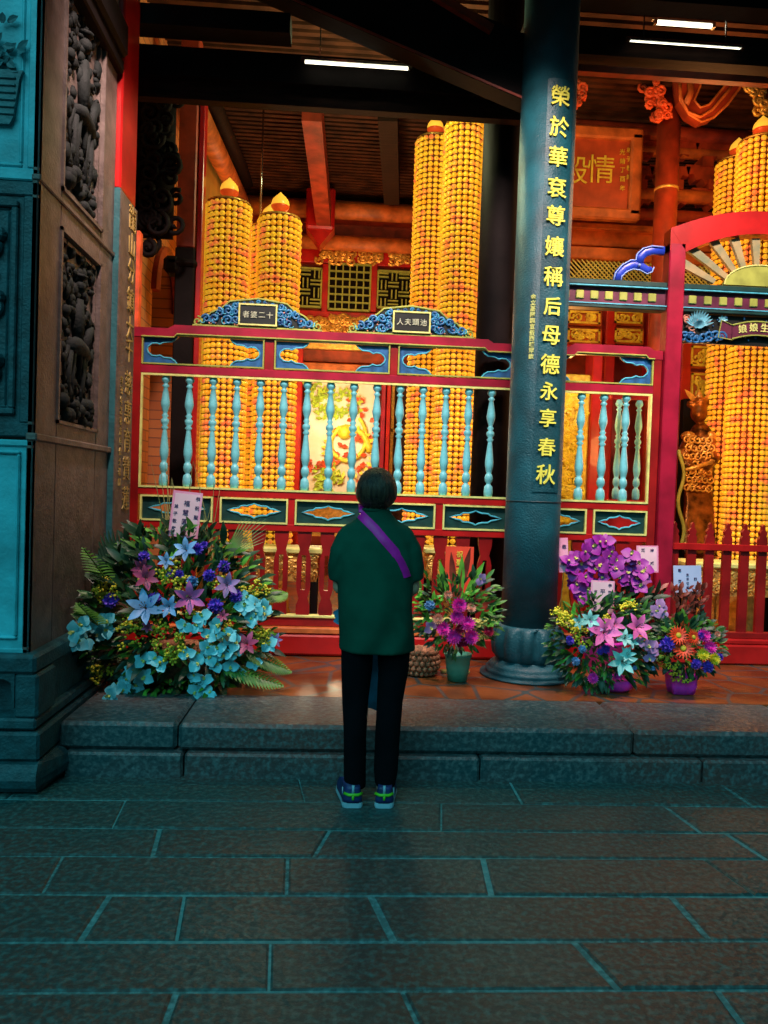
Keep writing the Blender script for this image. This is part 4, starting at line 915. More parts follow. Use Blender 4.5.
# big curling capital bracket
p = at(690, 120, 7.1); b = MB()
ol = [(674, 74), (700, 74), (697, 90), (691, 104), (697, 111), (706, 108), (716, 96), (730, 79), (742, 78), (736, 92), (724, 108), (710, 121), (698, 125), (686, 118), (677, 104)]
ow = [(at(x, y, 7.1).x, at(x, y, 7.1).z) for x, y in ol]; b.prism(ow[::-1], 7.04, 7.16)
t = tag(b.build('curled_bracket', 'red_wood', None, loc=p), 'large curled orange bracket at the head of the hall column', 'bracket')
b = MB(); b.tube([(x, 7.035, z) for x, z in ow], .012, 6, closed=True); b.tube([at(x, y, 7.02) for x, y in ((680, 80), (681, 98), (688, 112), (700, 117), (712, 110), (724, 96), (734, 84))], .014, 6)
b.tube([at(x, y, 7.02) for x, y in ((690, 78), (691, 92), (686, 104))], .03, 8, flat=.5); b.build('gilt_edge', 'orange_wood', t, True)
# inner balustrade glimpsed through right railing
t = thing('inner_balustrade', 'second paler balustrade seen through the short railing', 'railing', (at(628, 500, 6.6).x, 6.6, PZ))
z0 = at(628, 500, 6.6).z; z1 = at(628, 400, 6.6).z
b = MB(); x0, x1 = at(606, 500, 6.6).x, at(668, 500, 6.6).x; b.box(x0, x1, 6.57, 6.63, z1, z1+.05, 0, .01); b.build('top_rail', 'red_lacquer', t)
b = MB(); b.box(x0, x1, 6.57, 6.63, PZ, z0, 0, .01); b.build('base_panel', 'red_lacquer', t)
for px in (617.5, 637.5, 657): put('baluster', bal_me, t, (at(px, 450, 6.6).x, 6.6, z0), None, (1, 1, (z1-z0)/.79))
# dark lacquer cabinet with guardian statue in the doorway
p0, p1 = at(676, 560, 7.85), at(714, 400, 7.85)
b = MB(); b.box(p0.x-.0, p1.x+.1, 7.82, 7.92, PZ, p1.z, 0, .01); tag(b.build('dark_cabinet', 'black_wood', None, loc=(p0.x+.2, 7.87, PZ)), 'tall dark lacquered cabinet behind the guardian statue', 'cabinet')
mk('bronze', (.05, .016, .006), .3, metal=.7, var=.8, col2=(.55, .22, .05), scale=7, bump=.4)
t = thing('guardian_statue', 'bronze robed guardian statue left of the doorway lamp towers', 'statue', (at(698, 540, 7.5).x, 7.5, PZ))
g = MB(); S = lambda x, y, d=0: at(x, y, 7.5-d)
g.tube([S(700, 560), S(700, 520), S(699, 480), S(700, 450)], [.15, .16, .14, .15], 12); g.tube([S(699, 478), S(701, 440), S(700, 425)], [.15, .16, .07], 12)
g.ball(S(699, 413), .085, 12, 9, sz=1.2); g.ball(S(700, 402), .09, 10, 6, sz=.6); g.ball(S(690, 404), .04, 8, 5); g.ball(S(709, 404), .04, 8, 5)
g.tube([S(690, 440), S(682, 455, .1), S(690, 468, .2)], [.07, .06, .05], 8); g.tube([S(710, 440), S(716, 458, .1), S(704, 468, .2)], [.07, .06, .05], 8)
for i in range(10): g.tube([S(687+i*2.6, 490, .12), S(684+i*3.5, 555, .2)], .02, 6)
for i in range(6): g.tube([S(688, 448+i*7, .15), S(700, 454+i*7, .2), S(712, 448+i*7, .15)], .018, 6)
remeshed(g, 'robed_body', 'bronze', t, .018, 3)
b = MB()
for i in range(5):
    for j in range(7): q = S(686+i*5.5+(j % 2)*2, 440+j*8, .17); b.tube(spiral(q.x, q.z, .045, 1.2, q.y-.02, 8, i+j), .011, 5)
for s_ in (-1, 1):
    q = S(699+s_*11, 436, .08); b.ball(q, .07, 10, 6, sz=.7); b.petal(S(699, 405), (s_, 0, .9), (0, -1, 0), .22, .06, .1)
b.tube([S(699, 402), S(699, 390)], [.06, .01], 8); b.tube([S(686, 470, .25), S(712, 462, .25)], .02, 6)
b.build('armour', 'gold_metal', t, True)
b = MB(); b.box(S(700, 500).x-.2, S(700, 500).x+.1, 7.25, 7.7, PZ, PZ+.35, 0, .03); b.build('plinth', 'gold_metal', t)
b = MB(); b.tube([S(681+3*math.sin(i*.55), 545-i*5, .2) for i in range(20)], .018, 8); b.build('ribbon', 'green_gold', t, True)
# low gilded offering tables behind railings, at lamp tower feet
def low_table(x0, x1, y, Y, label):
    p, q = at(x0, y, Y), at(x1, y, Y); t = thing('offering_table', label, 'table', ((p.x+q.x)/2, Y+.2, PZ))
    b = MB(); b.box(p.x, q.x, Y, Y+.4, p.z-.05, p.z, 0, .012); b.build('tabletop', 'gold_pale', t)
    b = MB(); b.box(p.x+.04, q.x-.04, Y+.03, Y+.37, p.z-.28, p.z-.05)
    for i in range(60): u = R.uniform(p.x+.05, q.x-.05); b.tube(spiral(u, p.z-R.uniform(.08, .26), .04, 1.2, Y+.025, 8, R.uniform(0, 6)), .011, 5)
    b.build('carved_apron', 'gold_metal', t)
    for x in (p.x+.06, q.x-.06):
        for yy in (Y+.06, Y+.34): b = MB(); b.box(x-.03, x+.03, yy-.03, yy+.03, PZ, p.z-.28, 0, .006); b.build('leg', 'black_wood', t)
low_table(224, 322, 546, 6.35, 'yellow edged carved low table below the left lamp towers')
low_table(425, 478, 548, 6.35, 'yellow edged carved low table behind the red card')
low_table(690, 800, 562, 6.12, 'yellow edged carved low table behind the picket fence')
# ---------------------------------------------------------------- flowers
mk('orchid_blue', (.14, .70, .85), .5, var=.15, scale=12, bump=.05, col2=(.30, .85, .95)); mk('orchid_throat', (.75, .75, .20), .5, var=.3, bump=0)
mk('orchid_purple', (.36, .02, .38), .5, var=.3, scale=12, bump=.05); mk('mauve', (.45, .25, .55), .5, var=.3, scale=12, bump=.05)
mk('carnation_purple', (.14, .06, .62), .6, var=.3, scale=30, bump=.1); mk('lily_pink', (.90, .16, .50), .5, var=.25, scale=14, bump=.05); mk('lily_dark', (.40, .06, .16), .5, var=.3, scale=14, bump=.05)
mk('lily_blue', (.16, .38, .70), .5, var=.3, scale=14, bump=.05); mk('lily_teal', (.30, .75, .72), .5, var=.2, scale=14, bump=.05); mk('mum_magenta', (.90, .04, .50), .5, var=.25, scale=30, bump=.05)
mk('mum_red', (.45, .01, .06), .5, var=.25, scale=30, bump=.05); mk('peach', (.85, .40, .28), .5, var=.25, scale=30, bump=.05); mk('gerbera_red', (.75, .06, .01), .5, var=.3, scale=20, bump=.05)
mk('petal_yellow', (.80, .72, .04), .5, var=.2, scale=30, bump=.05); mk('filler_yellow', (.62, .56, .03), .6, var=.35, scale=30, bump=.05); mk('leaf_green', (.03, .17, .02), .45, var=.5, scale=9, bump=.1, col2=(.09, .28, .03))
mk('leaf_dark', (.010, .055, .022), .45, var=.4, scale=9, bump=.1); mk('leaf_bright', (.12, .42, .04), .45, var=.4, scale=9, bump=.1); mk('leaf_red', (.22, .035, .02), .45, var=.5, scale=9, bump=.1); mk('reed', (.10, .26, .05), .5, var=.5, scale=9, bump=.1, col2=(.35, .30, .10))
mk('card_pink', (.95, .32, .55), .6, var=.1, scale=5, bump=0, col2=(.95, .45, .65)); mk('card_white', (.92, .62, .72), .6, var=.06, bump=0); mk('card_blue', (.50, .62, .92), .6, var=.06, bump=0); mk('card_red', (.80, .07, .03), .5, var=.1, bump=0)
mk('ink', (.05, .02, .10), .6, var=.1, bump=0); mk('pot_green', (.06, .36, .26), .4, var=.15, bump=.02); mk('wrap_magenta', (.85, .04, .60), .35, var=.2, scale=8, bump=.5, bscale=14); mk('stem_brown', (.10, .07, .03), .6, var=.3)
def radial(n, L, W, curl, el, mi=0, b=None, z=0, tip=1.0, ph=0, r0=.004, seg=4):
    b = b or MB()
    for i in range(n):
        a = 2*PI*i/n+ph; d = (math.cos(a)*math.cos(el), math.sin(a)*math.cos(el), math.sin(el))
        b.petal((r0*math.cos(a), r0*math.sin(a), z), d, (0, 0, 1), L, W, curl, mi, seg, tip)
    return b
def orchid(m):
    b = MB()
    for a, L, W in ((PI/2, .038, .030), (PI/2+2.1, .036, .027), (PI/2-2.1, .036, .027)): b.petal((0, 0, 0), (math.cos(a), math.sin(a), .1), (0, 0, 1), L, W, -.1, seg=6)
    for a in (.12, PI-.12): b.petal((0, 0, .003), (math.cos(a), math.sin(a), .15), (0, 0, 1), .042, .046, -.12, seg=7, tip=.85)
    b.petal((0, -.002, .004), (0, -.8, .8), (0, .6, .8), .02, .016, .3, 1, 3); b.ball((0, 0, .007), .0055, 7, 4, 1); return b.mesh('orchid_bloom', [m, 'orchid_throat'], True)
def carnation(m, r=.03, n=46):
    b = MB(); rr = random.Random(1)
    for i in range(n):
        z = 1-(i+.5)/n*1.35; a = i*2.4; s = math.sqrt(max(0, 1-z*z)); d = Vector((s*math.cos(a), s*math.sin(a), z)); b.petal(d*r*.35, d, (rr.uniform(-1, 1), rr.uniform(-1, 1), rr.uniform(-1, 1)), r*.75, r*.6, .15, seg=2)
    b.ball((0, 0, 0), r*.6, 8, 5); return b.mesh('carnation', m, True)
def mum(m, r=.033):
    b = MB()
    for k, (n, el, L) in enumerate(((16, .1, 1), (15, .45, .95), (12, .8, .85), (9, 1.1, .75), (5, 1.4, .6))): radial(n, r*L, r*.34, .25, el, 0, b, tip=.8, ph=k*.3, seg=3)
    b.ball((0, 0, .004), r*.45, 8, 5); return b.mesh('chrysanthemum', m, True)
def lily(m, s=1):
    b = MB()
    for k in (0, 1): radial(3, .075*s, .036*s, -.35, .75-.1*k, 0, b, ph=k*PI/3, tip=1.15, seg=5)
    for i in range(6): a = i*PI/3+.3; b.tube([(0, 0, 0), (.012*s*math.cos(a), .012*s*math.sin(a), .05*s)], .0012, 4, 1); b.ball((.013*s*math.cos(a), .013*s*math.sin(a), .052*s), .003, 5, 3, 1)
    return b.mesh('lily', [m, 'stem_brown'], True)
def gerbera(m):
    b = MB(); radial(18, .042, .012, -.05, .15, 0, b, tip=.7, seg=3); radial(14, .032, .010, .0, .3, 0, b, tip=.7, ph=.2, seg=3); b.ball((0, 0, .004), .013, 10, 5, 1, sz=.5); return b.mesh('gerbera', [m, 'filler_yellow'], True)
OB, OP, OM = orchid('orchid_blue'), orchid('orchid_purple'), orchid('mauve'); CP, CB = carnation('carnation_purple'), carnation('lily_blue', .027); MM, MR, MP, MY = mum('mum_magenta'), mum('mum_red', .026), mum('peach', .026), mum('petal_yellow', .026)
LP, LD, LB, LT, LM = lily('lily_pink'), lily('lily_dark'), lily('lily_blue'), lily('lily_teal'), lily('mauve'); GR = gerbera('gerbera_red')
def fit(px, py, Y, xmin=-1.32):
    p = at(px, py, Y)
    if p.x < xmin: Y *= xmin/p.x; p = at(px, py, Y)
    if p.z < PZ+.02: Y *= (CZ-PZ-.02)/(CZ-p.z); p = at(px, py, Y)
    return p
BIG = {'orchid_bloom': 1.4, 'carnation': 1.3, 'chrysanthemum': 1.25, 'gerbera': 1.2, 'lily': 1.0}
def bloom(name, me, t, px, py, Y, sc=1.0, jit=.35, up_=.25):
    p = fit(px, py, Y); sc *= BIG[name]*Y/4.5; n = Vector((R.uniform(-jit, jit), -1, up_+R.uniform(-jit, jit)))
    return put(name, me, t, p, facing(n, R.uniform(0, 6.28)), sc)
def leaves(t, name, m, spots, n, L, W, jit, droop=0, kind='stuff', seg=4, th=None):
    """spots: function giving (point, outward direction)"""
    b = MB()
    for i in range(n):
        p, d = spots(); d = (Vector(d).normalized()+Vector((R.uniform(-jit, jit), R.uniform(-jit, jit), R.uniform(-jit, jit)))).normalized()
        s = R.uniform(.6, 1.2); b.petal(p, d, (R.uniform(-.3, .3), -.6, .6), L*s, W*s, -droop, seg=seg)
    o = b.build(name, m, t, True)
    if kind: o['kind'] = kind
    return o
def sprigs(t, name, m, spots, n, r=.006, spread=.035, k=7):
    b = MB()
    for i in range(n):
        p = spots()[0]
        for j in range(k): b.ball(p+Vector((R.uniform(-1, 1), R.uniform(-1, 1), R.uniform(-1, 1)))*spread, r*R.uniform(.6, 1.3), 6, 4)
    o = b.build(name, m, t, True); o['kind'] = 'stuff'; return o
def fan_leaf(t, base, d, nrm, L, spread, n, m='leaf_dark', w=.022):
    """palm frond: narrow leaflets fanning from one point"""
    b = MB(); d = Vector(d).normalized(); nrm = Vector(nrm).normalized(); sd = d.cross(nrm).normalized()
    for i in range(n):
        a = spread*(i/(n-1)-.5); q = d*math.cos(a)+sd*math.sin(a); b.petal(Vector(base)+q*.03, q, nrm, L*(1-.25*abs(2*i/(n-1)-1)), w, -.12, seg=4, tip=.8)
    b.tube([Vector(base)-d*.08, Vector(base)+d*.05], .004, 5); return b.build('palm_frond', m, t, True)
def feather_leaf(t, base, tipp, wd, m='leaf_dark', n=22, droop=.05):
    base, tipp = Vector(base), Vector(tipp); d = (tipp-base); b = MB(); L = d.length; dn = d.normalized(); nrm = Vector((0, -.5, .85)); sd = dn.cross(nrm).normalized()
    pts = [base+d*(i/n)-Z_*droop*(i/n)**2 for i in range(n+1)]; b.tube(pts, .004, 5)
    for i in range(2, n+1):
        w = wd*math.sin(PI*(.15+.8*i/n))
        for s in (1, -1): b.petal(pts[i], sd*s+dn*.7, nrm, w, .018, -.15, seg=3)
    return b.build('fern_frond', m, t, True)
def card(t, x0, y0, x1, y1, Y, m, cols, ink='ink', tilt=.03, border=None, lean=.08):
    p, q = at(x0, y1, Y), at(x1, y0, Y); w, h = q.x-p.x, q.z-p.z; c = (p+q)/2
    rv = Vector((math.cos(tilt), 0, math.sin(tilt))); uv = Vector((-math.sin(tilt), lean, math.cos(tilt))).normalized(); nv = rv.cross(uv)
    b = MB()
    def quad(w, h, d0, d1, mi):
        b.add([c+rv*(sx*w/2)+uv*(sz*h/2)+nv*d for d in (d0, d1) for sx, sz in ((-1, -1), (1, -1), (1, 1), (-1, 1))], [(3, 2, 1, 0), (4, 5, 6, 7), (0, 1, 5, 4), (1, 2, 6, 5), (2, 3, 7, 6), (3, 0, 4, 7)], mi)
    quad(w, h, -.002, 0, 0)
    if border: quad(w*.84, h*.9, 0, .0008, 1)
    o = b.build('gift_card', [m, border or m], t)
    it = [(ch, c+rv*(u*w)+uv*((.40-v*.8)*h)+nv*.0018, s, rv, uv) for (u, chars, s, v0, v1) in cols for k, ch in enumerate(chars) for v in [v0+(v1-v0)*k/max(1, len(chars)-1)]]
    if it: writing('card_writing', it, o, ink, .0006, .0003)
    b = MB(); b.tube([c-uv*h/2-nv*.008, Vector((c.x, c.y+.03, c.z-h/2-.25))], .003, 5); b.build('card_stick', 'reed', t); return o

# --- large arrangement at left ------------------------------------------------
FYc = 4.75
base = at(178, 660, FYc); FL = thing('flower_arrangement', 'large flower stand with blue orchids and tall reeds beside the stone pier', 'flower arrangement', (base.x, FYc, PZ))
def Yl(px, py):   # depth of the front of the mound
    u = (px-178)/110; v = (640-py)/140 if py < 640 else (py-640)/60; return FYc-.48*math.sqrt(max(0, 1-min(1, u*u*.9+v*v*.75)))+.0
L3 = lambda x, y: (x/3.2+60, y/3.2+460)
def near_floor(p):
    return p
orch = [(45, 550), (70, 530), (95, 540), (122, 520), (152, 515), (80, 578), (120, 560), (58, 583), (262, 640), (300, 637), (235, 672), (272, 692), (212, 702), (172, 738), (245, 722), (160, 755), (205, 735),
        (455, 500), (440, 530), (502, 528), (475, 562), (520, 572), (408, 622), (480, 630), (470, 600), (543, 560), (562, 620), (545, 662), (572, 682), (430, 690), (462, 702), (450, 732), (432, 742), (505, 605), (480, 745), (500, 655), (398, 530), (440, 650),
        (597, 440), (622, 462), (650, 470), (590, 468), (628, 492), (655, 492), (612, 508), (670, 590), (622, 650), (560, 585), (150, 545), (320, 655), (525, 625)]
for x, y in orch: px, py = L3(x, y); bloom('orchid_bloom', OB, FL, px, py, Yl(px, py)-.06, R.uniform(.85, 1.08))
for x, y, me, s in ((163, 450, CP, 1.15), (270, 310, CP, .9), (355, 365, CP, .7), (382, 366, CP, .7), (440, 285, CP, .95), (478, 370, CP, .95), (525, 340, CP, .95), (563, 435, CP, 1), (498, 466, CP, 1.15), (302, 445, CP, 1.0), (423, 390, CB, 1), (462, 272, CP, .6)):
    px, py = L3(x, y); bloom('carnation', me, FL, px, py, Yl(px, py)-.05, s)
for x, y, me, s in ((415, 440, LP, 1.25), (275, 378, LD, 1.0), (262, 345, LD, .8), (275, 475, LB, 1.45), (405, 290, LB, 1.0), (340, 325, LB, .7), (535, 400, LM, 1.0), (600, 590, LD, 1.0), (350, 470, LB, .9), (520, 500, LD, .5), (690, 575, LM, .6), (280, 535, LD, .5)):
    px, py = L3(x, y); bloom('lily', me, FL, px, py, Yl(px, py)-.07, s)
def spotL(rad=1):
    def f():
        while True:
            px, py = R.uniform(80, 280), R.uniform(530, 692); u = (px-178)/95; v = (640-py)/112 if py < 640 else (py-640)/55
            if u*u+v*v < 1 and not (py > 650 and px > 262): break
        Y = Yl(px, py)+R.uniform(.0, .3); p = fit(px, py, Y); return p, (u, -.7, .35+.6*v if py < 640 else -.05)
    return f
leaves(FL, 'foliage', 'leaf_green', spotL(), 620, .085, .030, .5, .25); leaves(FL, 'dark_foliage', 'leaf_dark', spotL(), 620, .12, .04, .5, .3)
def spotB():
    c_ = R.choice([(165, 560), (200, 545), (235, 560), (250, 570), (130, 545), (215, 600), (150, 600), (118, 560)]); px, py = c_[0]+R.uniform(-22, 22), c_[1]+R.uniform(-18, 18); Y = Yl(px, py)+R.uniform(-.03, .1); return fit(px, py, Y), (R.uniform(-1, 1), -.5, .8)
leaves(FL, 'bright_leaves', 'leaf_bright', spotL(), 110, .075, .028, .6, .2)
def spotY():
    x, y = R.choice([(130, 400), (215, 535), (240, 560), (310, 580), (330, 545), (360, 350), (340, 370), (200, 590), (400, 480), (110, 690), (135, 670), (375, 570), (500, 400), (640, 420), (650, 555), (240, 520), (290, 490), (375, 620), (610, 420), (150, 430), (380, 400), (230, 370), (520, 540), (150, 410), (350, 610)])
    px, py = L3(x+R.uniform(-28, 28), y+R.uniform(-25, 25)); return fit(px, py, Yl(px, py)-.05), (0, 0, 1)
sprigs(FL, 'yellow_filler', 'filler_yellow', spotY, 130, .0075, .022, 8)
fan_leaf(FL, fit(122, 590, 4.6), (-.22, -.05, 1), (.1, -1, .2), .34, 1.3, 20, 'leaf_dark', .035); fan_leaf(FL, at(222, 560, 4.75), (.55, .1, .6), (.3, -.6, .6), .34, .7, 11, 'leaf_green', .009)
for a, c in (((120, 600, 4.7), (84, 545, 4.75)), ((110, 640, 4.6), (78, 600, 4.7)), ((250, 600, 4.6), (286, 590, 4.75)), ((240, 650, 4.35), (290, 668, 4.45)), ((215, 665, 4.3), (282, 682, 4.36)), ((130, 600, 4.7), (92, 570, 4.8))):
    p, q = fit(*a), fit(*c); feather_leaf(FL, p, q, .10, R.choice(['leaf_dark', 'leaf_dark', 'leaf_green']), 18, .02)
for i in range(26):
    x0 = R.uniform(165, 215); x1 = x0+R.uniform(-22, 14); p, q = at(x0, 560, 4.86), at(x1, R.uniform(455, 510), 4.95); b = MB(); b.tube([p, (p+q)/2+X_*R.uniform(-.01, .01), q], [.0042, .0035, .001], 5); b.build('reed_stem', 'reed', FL)
card(FL, 170, 492, 201, 537, 4.46, 'card_pink', [(.36, '恭祝聖誕', .026, .05, .80), (.0, '福慧圓滿', .036, .2, .95), (-.34, '弟子敬獻', .024, .3, .9)], tilt=-.08, border='card_white')
b = MB(); b.lathe([(.02, 0), (.26, .01), (.30, .16), (.26, .18), (.02, .19)], (base.x, FYc, PZ), 24); b.build('basket', 'brown_wicker', FL, True)

# --- green pot bouquet right of the person -------------------------------------
F2 = lambda x, y: (x/2.695+300, y/2.695+440)
Y2c = 4.80; base = at(458, 676, 4.82)
G = thing('potted_bouquet', 'green pot of magenta chrysanthemums and spiky leaves left of stone column', 'flower pot', (base.x, Y2c, PZ))
pb = at(458, 655, Y2c); b = MB(); b.lathe([(.062, 0), (.075, .09), (.082, .15), (.088, .155), (.088, .17), (.075, .17), (.06, .12)], (pb.x, Y2c, PZ), 28); b.build('pot', 'pot_green', G, True)
def Ym(px, py): u = (px-458)/42; v = (600-py)/45; return Y2c-.20*math.sqrt(max(0, 1-min(1, u*u*.8+v*v*.6)))
for x, y, me, s in ((427, 445, MM, 1.15), (423, 478, MM, 1.05), (453, 496, MM, 1.1), (384, 509, MM, 1.1), (415, 530, MM, 1.15), (459, 530, MM, 1.15), (432, 510, MR, 1), (441, 545, MR, .9), (430, 548, MR, .8), (460, 453, MP, .9), (372, 482, MP, 1.0), (398, 417, MP, .8), (507, 517, MR, 1), (350, 446, CB, .9), (487, 375, OM, .7), (352, 505, OM, .8)):
    px, py = F2(x, y); bloom('chrysanthemum' if me in (MM, MR, MP) else ('carnation' if me is CB else 'orchid_bloom'), me, G, px, py, Ym(px, py)-.06, s)
def spotG():
    while True:
        px, py = R.uniform(412, 498), R.uniform(576, 652); u = (px-456)/45; v = (608-py)/42
        if u*u+v*v < 1: break
    return at(px, py, Ym(px, py)+R.uniform(0, .08)), (u, -.5, v*.8+.3)
leaves(G, 'foliage', 'leaf_green', spotG, 210, .07, .022, .5, .2); leaves(G, 'dark_foliage', 'leaf_dark', spotG, 120, .07, .025, .5, .2)
def spotG2(): px, py = R.choice([(425, 610), (430, 625), (418, 600), (470, 600), (488, 620), (440, 605)]); return at(px+R.uniform(-8, 8), py+R.uniform(-9, 9), Ym(px, py)-.02), (R.uniform(-1, 1), -.6, .6)
leaves(G, 'bright_leaves', 'leaf_bright', spotG2, 90, .06, .022, .6, .1)
def spotG3(): px, py = F2(485+R.uniform(-18, 18), 510+R.uniform(-28, 28)); return at(px, py, Ym(px, py)-.03), (0, 0, 1)
sprigs(G, 'orange_filler', 'gold_paint', spotG3, 26, .006, .014, 8)
for x0, y0, x1, y1, m in ((455, 605, 452, 552, 'leaf_red'), (458, 600, 470, 548, 'leaf_red'), (462, 602, 484, 562, 'leaf_bright'), (466, 605, 495, 585, 'leaf_red'), (450, 605, 440, 560, 'leaf_bright'), (460, 606, 462, 555, 'leaf_bright'), (468, 608, 502, 600, 'leaf_red'), (452, 608, 436, 575, 'leaf_red')):
    p, q = at(x0, y0, Y2c), at(x1, y1, Y2c+.02); b = MB(); b.petal(p, q-p, (R.uniform(-.5, .5), -1, 0), (q-p).length, .045, .08, seg=5, tip=1.3); b.build('spiky_leaf', m, G, True)
# red card behind and woven basket beside
rc = thing('red_gift_card', 'bright red card standing behind the green pot bouquet', 'card', at(459, 620, 5.0))
p, q = at(444, 595, 5.0), at(474, 547, 5.0); b = MB(); b.box(p.x, q.x, 5.0, 5.004, p.z, q.z); bb = b.build('card_sheet', 'card_red', rc); 
writing('card_writing', [(ch, ((p.x+q.x)/2, 4.996, q.z-.05-i*.055), .045, X_, Z_) for i, ch in enumerate('祝聖壽')], bb, 'gold_bright', .0006, .0006)
b = MB(); b.box((p.x+q.x)/2-.006, (p.x+q.x)/2+.006, 5.004, 5.012, PZ, q.z-.05); b.box(p.x, q.x, 4.98, 5.04, PZ, PZ+.012); b.build('card_stand', 'reed', rc)
pb = at(420, 668, 4.95); b = MB(); b.lathe([(.085, 0), (.11, .04), (.115, .10), (.10, .155), (.105, .165), (.085, .17), (.07, .12)], (pb.x, 4.95, PZ), 28)
for k in range(5):
    for i in range(20): a = 2*PI*(i+.5*(k % 2))/20; r = (.10, .116, .12, .114, .105)[k]; b.ball((pb.x+r*math.cos(a), 4.95+r*math.sin(a), PZ+.02+k*.033), .018, 6, 4)
tag(b.build('woven_basket', 'brown_wicker', None, True, loc=(pb.x, 4.95, PZ)), 'small brown knobbly woven basket beside the green pot', 'basket')

# --- right group -----------------------------------------------------------------
F3 = lambda x, y: (x/3.097+520, y/3.097+500)
# purple orchids at the back
Yo = 5.12; p = at(605, 600, Yo); O = thing('orchid_planter', 'planter of cascading purple orchids behind the pink lily basket', 'flower pot', (p.x, Yo, PZ))
b = MB(); b.lathe([(.11, 0), (.14, .2), (.15, .22), (.13, .22), (.11, .15)], (p.x, Yo, PZ), 24); b.build('pot', 'wrap_magenta', O, True)
pts = [(170, 180), (165, 225), (175, 265), (185, 300), (200, 240), (210, 280), (225, 145), (240, 170), (215, 185), (260, 150), (275, 175), (250, 200), (285, 200), (230, 215), (270, 220), (200, 160), (245, 130), (265, 130), (190, 200), (160, 205), (330, 190), (350, 180), (370, 200), (345, 215), (375, 225), (330, 225), (360, 245), (385, 245), (340, 260), (370, 270), (320, 250), (345, 170), (300, 215), (310, 235), (385, 215), (180, 285), (205, 300), (165, 250), (255, 240), (285, 160), (150, 190), (215, 255), (300, 190)]
for x, y in pts: px, py = F3(x, y); bloom('orchid_bloom', OP, O, px, py, Yo-.10+R.uniform(-.05, .05), R.uniform(.85, 1.1), .5)
for k, c_ in enumerate((((605, 620), (590, 570), (575, 550), (570, 590)), ((608, 620), (612, 560), (600, 545), (592, 580)), ((612, 620), (628, 570), (640, 560), (645, 590)))):
    b = MB(); b.tube([at(x, y, Yo-.03) for x, y in c_], .005, 6); b.build('flower_stem', 'reed', O, True)
def spotO(): px, py = R.uniform(590, 665), R.uniform(590, 640); return at(px, py, Yo-R.uniform(-.05, .1)), (R.uniform(-1, 1), -.5, .8)
leaves(O, 'foliage', 'leaf_dark', spotO, 160, .10, .035, .5, .2); leaves(O, 'red_foliage', 'leaf_red', spotO, 60, .07, .03, .5, .2)
card(O, 558, 538, 569, 572, Yo-.12, 'card_pink', [(.1, '敬賀', .03, .2, .8)], tilt=.05)
card(O, 636, 546, 659, 572, Yo+.1, 'card_pink', [(.2, '神威', .026, .1, .7), (-.2, '顯赫', .026, .1, .7)], tilt=.02, border='card_white')
# lily basket in front
Yp = 4.68; p = at(606, 680, 4.80); B = thing('lily_basket', 'round basket of pink lilies and teal flowers right of the stone column', 'flower basket', (p.x, Yp, PZ))
def Yq(px, py): u = (px-606)/62; v = (640-py)/45; return Yp-.20*math.sqrt(max(0, 1-min(1, u*u*.85+v*v*.6)))
b = MB(); b.lathe([(.07, 0), (.10, .02), (.12, .07), (.11, .08), (.07, .07)], (p.x, Yp-.05, PZ), 24); b.build('basket', 'wrap_magenta', B, True)
for x, y, me, s in ((258, 412, LP, 1.35), (290, 385, LP, .9), (360, 395, LP, 1.15), (228, 400, LM, .7), (315, 500, LT, 1.15), (215, 372, LT, .8), (322, 430, LT, .8), (345, 440, LT, .6), (180, 378, LT, .6), (330, 480, LT, .7)): px, py = F3(x, y); bloom('lily', me, B, px, py, Yq(px, py)-.07, s)
for x, y, me, s in ((155, 437, CP, .6), (152, 430, CP, .5), (265, 462, CP, .7), (248, 470, CP, .5), (172, 500, CB, .75), (192, 462, CB, .7), (430, 330, OM, .9), (445, 345, OM, .8), (420, 345, OM, .8), (225, 552, MM, .8), (300, 545, MM, .6), (400, 490, OM, .7), (412, 455, OM, .8), (398, 450, OM, .8), (375, 440, OM, .6), (412, 522, CB, .4), (355, 520, CB, .4), (410, 470, OM, .7)):
    px, py = F3(x, y); bloom('carnation' if me in (CP, CB) else ('chrysanthemum' if me is MM else 'orchid_bloom'), me, B, px, py, Yq(px, py)-.06, s)
def spotP():
    while True:
        px, py = R.uniform(548, 664), R.uniform(598, 686); u = (px-606)/58; v = (642-py)/44
        if u*u+v*v < 1: break
    q = at(px, py, Yq(px, py)+R.uniform(0, .05)); q.z = max(q.z, PZ+.02); return q, (u, -.7, v*.7+.2)
leaves(B, 'foliage', 'leaf_green', spotP, 420, .065, .020, .5, .25); leaves(B, 'dark_foliage', 'leaf_dark', spotP, 260, .08, .03, .5, .3); leaves(B, 'bright_leaves', 'leaf_bright', spotP, 60, .07, .022, .6, .2)
def spotPY():
    x, y = R.choice([(110, 350), (130, 345), (125, 370), (170, 400), (190, 405), (160, 420), (275, 360), (270, 395), (210, 440), (320, 330), (350, 330), (160, 390), (185, 430), (430, 490), (440, 510), (460, 520), (300, 380), (150, 365)]); px, py = F3(x+R.uniform(-14, 14), y+R.uniform(-14, 14)); return at(px, py, Yq(px, py)-.04), (0, 0, 1)
sprigs(B, 'yellow_filler', 'petal_yellow', spotPY, 60, .0065, .016, 7)
card(B, 590, 581, 615, 613, 4.60, 'card_pink', [(.3, '恭賀千秋', .022, .05, .85), (0, '平安', .034, .3, .8), (-.3, '信女敬獻', .020, .3, .95)], tilt=-.02, border='card_white')
